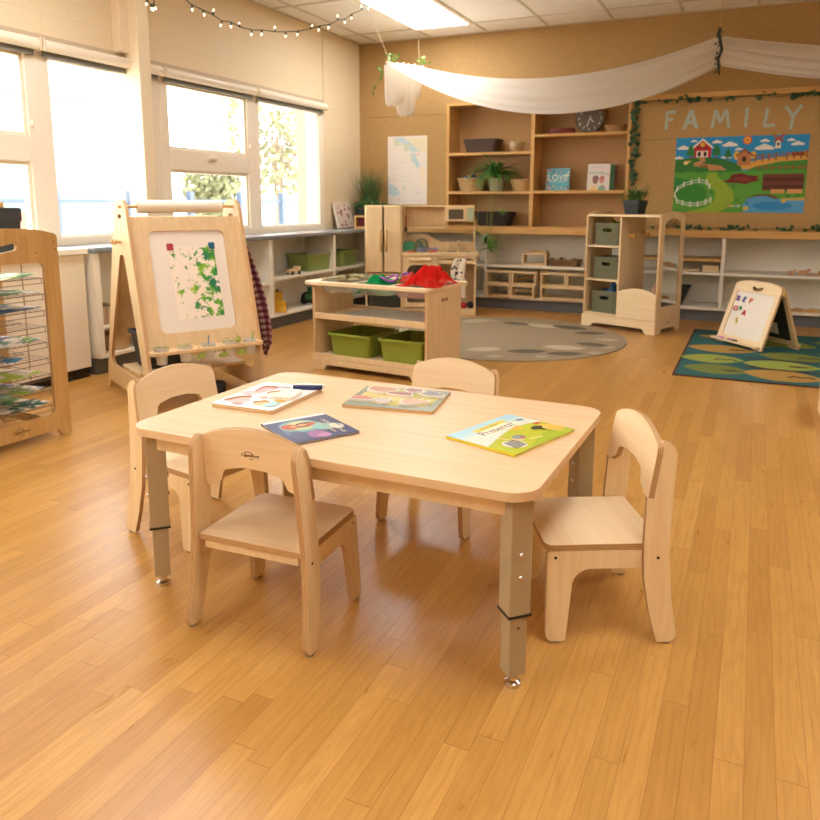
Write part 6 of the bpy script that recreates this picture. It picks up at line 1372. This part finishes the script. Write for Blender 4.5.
# ------------------------------------------------------------------ canopy
CM = sheer('white_voile', (236, 226, 210), .42, .06, .9)
C0n, C0f = Vector((-3.06, 6.2, 2.285)), Vector((-3.09, 7.0, 2.375))
t = thing('canopy', 'white sheer cloth canopy swagged across the ceiling', 'canopy', (-2.0, 6.8, 2.2)); tb = Vector((-2.0, 6.8, 2.2))
Tn, Tf = Vector((-.385, 7.06, 2.20)), Vector((-.40, 7.12, 2.46))
En, Ef = Vector((2.6, 6.45, 1.98)), Vector((2.6, 7.1, 2.22))
def swag(A, B, C, D, sagn, sagf, ph):
    def fn(u, v):
        near = A.lerp(C, u); far = B.lerp(D, u)
        near.z -= sagn * 4 * u * (1 - u); far.z -= sagf * 4 * u * (1 - u)
        mid = 4 * u * (1 - u)
        near.y -= .16 * mid * (1 if A is C0n else .4)
        p = near.lerp(far, v)
        p.z -= .05 * math.sin(PI * v) * (mid ** .5)
        p.z += (.012 * math.sin(20 * v + ph + 2.5 * u) + .006 * math.sin(43 * v + 3 * u)) * (1.0 - .4 * mid)
        p.y += .010 * math.sin(26 * v + 1 + ph) 
        return p - tb
    return fn
MB().grid(swag(C0n, C0f, Tn, Tf, .435, .215, 0), 60, 40).build('cloth_panel', CM, t, smooth=80)
MB().grid(swag(Tn, Tf, En, Ef, .16, .10, 1.3), 40, 30).build('cloth_panel', CM, t, smooth=80)
def tail(y0, y1, drop, seed, bulge):
    # pocket of cloth that falls from the rod and folds back up
    def fn(u, v):
        y = y0 + (y1 - y0) * u; k = min(1, math.sin(PI * u) * 1.9) ** .5
        a = PI * v
        zz = -drop * k * (math.sin(a) ** .8 if True else 1); xx = -bulge * math.cos(a) * (.35 + .65 * k)
        r = C0n.lerp(C0f, (y - 6.2) / .8)
        return Vector((r.x + xx + .012 * math.sin(14 * u + seed + 2 * v), y + .012 * math.sin(9 * v + seed), r.z + .005 + zz + .006 * math.sin(17 * u + seed))) - tb
    return fn
MB().grid(tail(6.18, 6.52, .37, 1, .05), 22, 26).build('hanging_fold', CM, t, smooth=80)
MB().grid(tail(6.44, 6.80, .46, 2.3, .06), 22, 26).build('hanging_fold', CM, t, smooth=80)
MB().grid(tail(6.74, 7.0, .30, 4.1, .05), 18, 22).build('hanging_fold', CM, t, smooth=80)
t2 = thing('canopy_branch', 'bare wooden branch hung on two cords holding the canopy end', 'branch', C0n)
MB().tube([Vector((.0, -.06, -.012)), Vector((.005, .2, .018)), Vector((-.01, .5, .05)), Vector((-.03, .86, .096))], [.012, .013, .011, .009], 10).build('branch_wood', plain('branch_bark', (150, 112, 66), .8, var=.2, scale=50), t2, smooth=60)
for p, q in (((.004, .06, .004), (-.17, -.02, Z_C - .007 - C0n.z)), ((-.025, .76, .085), (-.08, .84, Z_C - .007 - C0n.z))): MB().tube([p, q], .0013, 6).build('cord', plain('cord_cotton', (200, 176, 136), .8) if 'cord_cotton' not in bpy.data.materials else bpy.data.materials['cord_cotton'], t2)
b = MB(); random.seed(77)
for k in range(34):
    y = random.choice((random.uniform(.0, .2), random.uniform(.7, .84))); ivy_leaf(b, (random.uniform(-.03, .05), y, .03 + y * .11 + random.uniform(0, .055)), random.uniform(.02, .034), random.uniform(0, 6.28), random.uniform(-1, 1), random.uniform(-1.5, 1.5))
for k in range(30):
    q = random.random(); ivy_leaf(b, (-.085 + .05 * math.sin(q * 5), -.05 + .03 * q, -.02 - .24 * q), random.uniform(.016, .03), random.uniform(0, 6.28), random.uniform(-1, 1), random.uniform(-1.5, 1.5))
b.build('ivy_sprigs', plain('bright_ivy', (112, 140, 56), .5, var=.35), t2)
t3 = thing('ivy_tie', 'dark ivy rope tying the canopy up in the middle', 'tie', (-.392, 7.09, 2.33))
MB().tube([(0.004, .02, .19), (-.01, .0, .14), (.012, -.06, .08), (.03, -.07, 0), (.006, -.07, -.07), (.012, -.05, -.13), (.02, -.05, -.20)], [.010, .014, .012, .012, .013, .012, .007], 8).build('tie_rope', plain('dark_vine', (52, 54, 40), .8), t3, smooth=60)
b = MB(); random.seed(78)
for k in range(26):
    q = random.uniform(-.19, .17); ivy_leaf(b, (random.uniform(-.015, .03), -.075, q), random.uniform(.016, .024), random.uniform(0, 6.28), random.uniform(-.8, .8), random.uniform(-1, 1))
b.build('leaves', plain('dark_vine_leaf', (54, 66, 44), .6), t3)
MB().tube([(0.004, .02, .19), (0.002, .025, Z_C - .007 - 2.33)], .0018, 6).build('cord', bpy.data.materials['cord_cotton'], t3)

# ------------------------------------------------------------------ fairy lights
SL = [(-3.649, 3.953, 2.51), (-3.60, 4.12, 2.45), (-3.562, 4.245, 2.385), (-3.538, 4.327, 2.367), (-3.515, 4.403, 2.349), (-3.494, 4.472, 2.322), (-3.473, 4.544, 2.328), (-3.451, 4.617, 2.307), (-3.421, 4.718, 2.304), (-3.395, 4.805, 2.318), (-3.361, 4.92, 2.326), (-3.331, 5.021, 2.341), (-3.297, 5.134, 2.367), (-3.262, 5.252, 2.401), (-3.232, 5.352, 2.441), (-3.201, 5.455, 2.474), (-3.176, 5.54, 2.519), (-3.154, 5.615, 2.54), (-3.131, 5.692, 2.593), (-3.098, 5.804, 2.645), (-3.077, 5.872, 2.697), (-3.06, 5.93, 2.732)]
t = thing('string_lights', 'string of small warm fairy lights swagged below the ceiling by the windows', 'string lights', SL[0]); o0 = Vector(SL[0])
P = [Vector(p) - o0 for p in SL]
WIRE = plain('green_wire', (50, 66, 46), .6); BULB = emitter('lit_bulb', (255, 226, 180), 3.0)
P = [Vector((-.12, -.20, .225)), Vector((-.05, -.1, .11))] + P
MB().tube(P, .0036, 6).build('wire', WIRE, t, smooth=60)
random.seed(12)
def bulb(parent, p, dn):
    k = MB().tube([p, p + dn * .022], .006, 8).build('bulb_socket', WIRE, parent)
    MB().lathe([(0, 0), (.005, .003), (.0062, .011), (.0035, .019), (0, .023)], 10, Matrix.Translation(p + dn * .02) @ dn.to_track_quat('Z', 'Y').to_matrix().to_4x4()).build('bulb', BULB, k, smooth=60)
for i in range(1, len(P) - 1): bulb(t, P[i], Vector((random.uniform(-.5, .5), random.uniform(-.5, .5), -1 if i % 3 else 1)).normalized())
t = thing('string_lights', 'bunched end of fairy lights hanging at the top of the white post', 'string lights', (-3.80, 4.10, 2.43))
bp_ = [Vector((.0, -.05, .22)), Vector((.005, -.06, .05)), Vector((.01, -.03, -.03)), Vector((.012, .0, -.05)), Vector((.01, .03, -.04)), Vector((.005, .06, .05)), Vector((0, .08, .22))]
MB().tube(bp_, .0036, 6).build('wire', WIRE, t, smooth=60)
for p, d in ((bp_[1], (.2, -.6, -1)), (bp_[2], (0, -.3, -1)), (bp_[3], (.2, 0, -1)), (bp_[3] + Vector((0, .012, 0)), (0, .3, -1)), (bp_[4], (.2, .4, -1)), (bp_[5], (0, .5, -1))): bulb(t, p, Vector(d).normalized())

# ------------------------------------------------------------------ outside the windows
struct(MB().box(-60, -4.2, -30, 60, -.6, -.5).build('trim_9', plain('outside_paving', (214, 210, 202), .9, var=.08, scale=.6)))
bpy.data.objects['trim_9'].name = 'ground'
t = thing('outdoor_fence', 'dark metal fence outside the windows', 'fence', (-9.0, 9.0, -.5)); FM = plain('fence_metal', (92, 104, 124), .5, metal=.3)
for k in range(24): MB().box(-.05, .05, -7 + k * 1.4, -6.9 + k * 1.4, 0, 1.75).build('fence_post', FM, t)
for z in (.3, 1.55): MB().box(-.02, .02, -7, 26, z, z + .06).build('fence_rail', FM, t)
tag(MB().box(-5.1, -4.85, 7.85, 8.06, -.5, 3.6).build('brick_pillar', plain('pale_red_brick', (196, 130, 112), .9, var=.15, scale=8)), 'pale red brick pillar outside the far window', 'pillar')
def tree(label, loc, h, seed, sp):
    t = thing('bare_tree', label, 'tree', loc); b = MB(); rnd = random.Random(seed)
    def br(p, d, L, r, dep):
        q = p + d * L; b.tube([p, p.lerp(q, .5) + Vector((rnd.uniform(-.05, .05),) * 3) * L, q], [r, r * .8, r * .6], 6)
        if dep:
            for k in range(3): br(p.lerp(q, rnd.uniform(.6, 1)), (d + Vector((rnd.uniform(-1, 1), rnd.uniform(-1, 1), rnd.uniform(-.2, .7))) * sp).normalized(), L * .66, r * .55, dep - 1)
    br(Vector((0, 0, 0)), Vector((0, 0, 1)), h * .34, h * .022, 4); b.build('trunk', plain('tree_bark_%d' % seed, (150, 130, 110), .9), t)
    lf = MB()
    for k in range(1500):
        a = rnd.uniform(0, 6.28); r = h * .3 * math.sqrt(rnd.random()); zz = h * rnd.uniform(.35, .95); ivy_leaf(lf, (r * math.cos(a), r * math.sin(a), zz), rnd.uniform(.10, .2), rnd.uniform(0, 6), rnd.uniform(-1, 1), rnd.uniform(-2, 2))
    lf.build('foliage', plain('autumn_foliage_%d' % seed, (150, 148, 110), .8, var=.2), t)
tree('sparse tree outside beyond the fence, seen in the far window', (-12.5, 18.3, -.5), 5.2, 3, .8)
tree('sparse tree outside beyond the fence, seen low in the middle window', (-15.5, 19.0, -.5), 2.9, 8, .8)
t = thing('shed', 'pale teal shed outside, seen in the leftmost window', 'shed', (-13.5, 8.6, -.5))
MB().box(-2, 2, -3, 2.2, 0, 3.4).build('shed_wall', plain('teal_siding', (150, 186, 178), .8), t); MB().prism([(-3.3, 3.4), (2.6, 3.4), (2.6, 3.6), (-.3, 4.3), (-3.3, 3.6)], -2.3, 2.3, YZ()).build('shed_roof', plain('shed_roof', (190, 196, 194), .7), t)
tag(MB().box(-12.0, -10.6, 4.5, 9.0, -.5, .9).build('brick_wall', plain('outside_low_brick', (190, 130, 108), .9, var=.2, scale=6)), 'low red brick wall outside the left windows', 'wall')
# ------------------------------------------------------------------ camera, sky, view
f, cy, pitch, yaw, roll = 747.96, 331.6, .172057, .429159, .0014335
fw = Vector((-math.sin(yaw) * math.cos(pitch), math.cos(yaw) * math.cos(pitch), -math.sin(pitch)))
rt = Vector((math.cos(yaw), math.sin(yaw), 0)); up = rt.cross(fw)
r2 = math.cos(roll) * rt + math.sin(roll) * up; u2 = -math.sin(roll) * rt + math.cos(roll) * up
cam = bpy.data.cameras.new('camera'); co = bpy.data.objects.new('camera', cam); col.objects.link(co)
m = Matrix((r2, u2, -fw)).transposed().to_4x4(); m.translation = (0, 0, 1.08); co.matrix_world = m
cam.sensor_fit = 'HORIZONTAL'; cam.sensor_width = 36; cam.lens = f / 820 * 36; cam.shift_y = -(410 - cy) / 820
cam.clip_start = .02; cam.clip_end = 300
cam.dof.use_dof = True; cam.dof.focus_distance = 1.95; cam.dof.aperture_fstop = 7.1
scene.camera = co
wd = bpy.data.worlds.new('overcast_sky'); scene.world = wd; wd.use_nodes = True
bg = wd.node_tree.nodes['Background']
nt = wd.node_tree; tc = nt.nodes.new('ShaderNodeTexCoord'); sp = nt.nodes.new('ShaderNodeSeparateXYZ'); nt.links.new(tc.outputs['Generated'], sp.inputs[0])
cr = nt.nodes.new('ShaderNodeValToRGB'); cr.color_ramp.elements[0].position = .0; cr.color_ramp.elements[1].position = .6
cr.color_ramp.elements[0].color = (1.0, .99, .97, 1); cr.color_ramp.elements[1].color = (.92, .96, 1, 1); nt.links.new(sp.outputs['Z'], cr.inputs['Fac'])
nt.links.new(cr.outputs['Color'], bg.inputs['Color']); bg.inputs['Strength'].default_value = 4.6
vs = scene.view_settings; vs.view_transform = 'Standard'; vs.look = 'None'; vs.gamma = 1; vs.use_curve_mapping = False; vs.exposure = .75
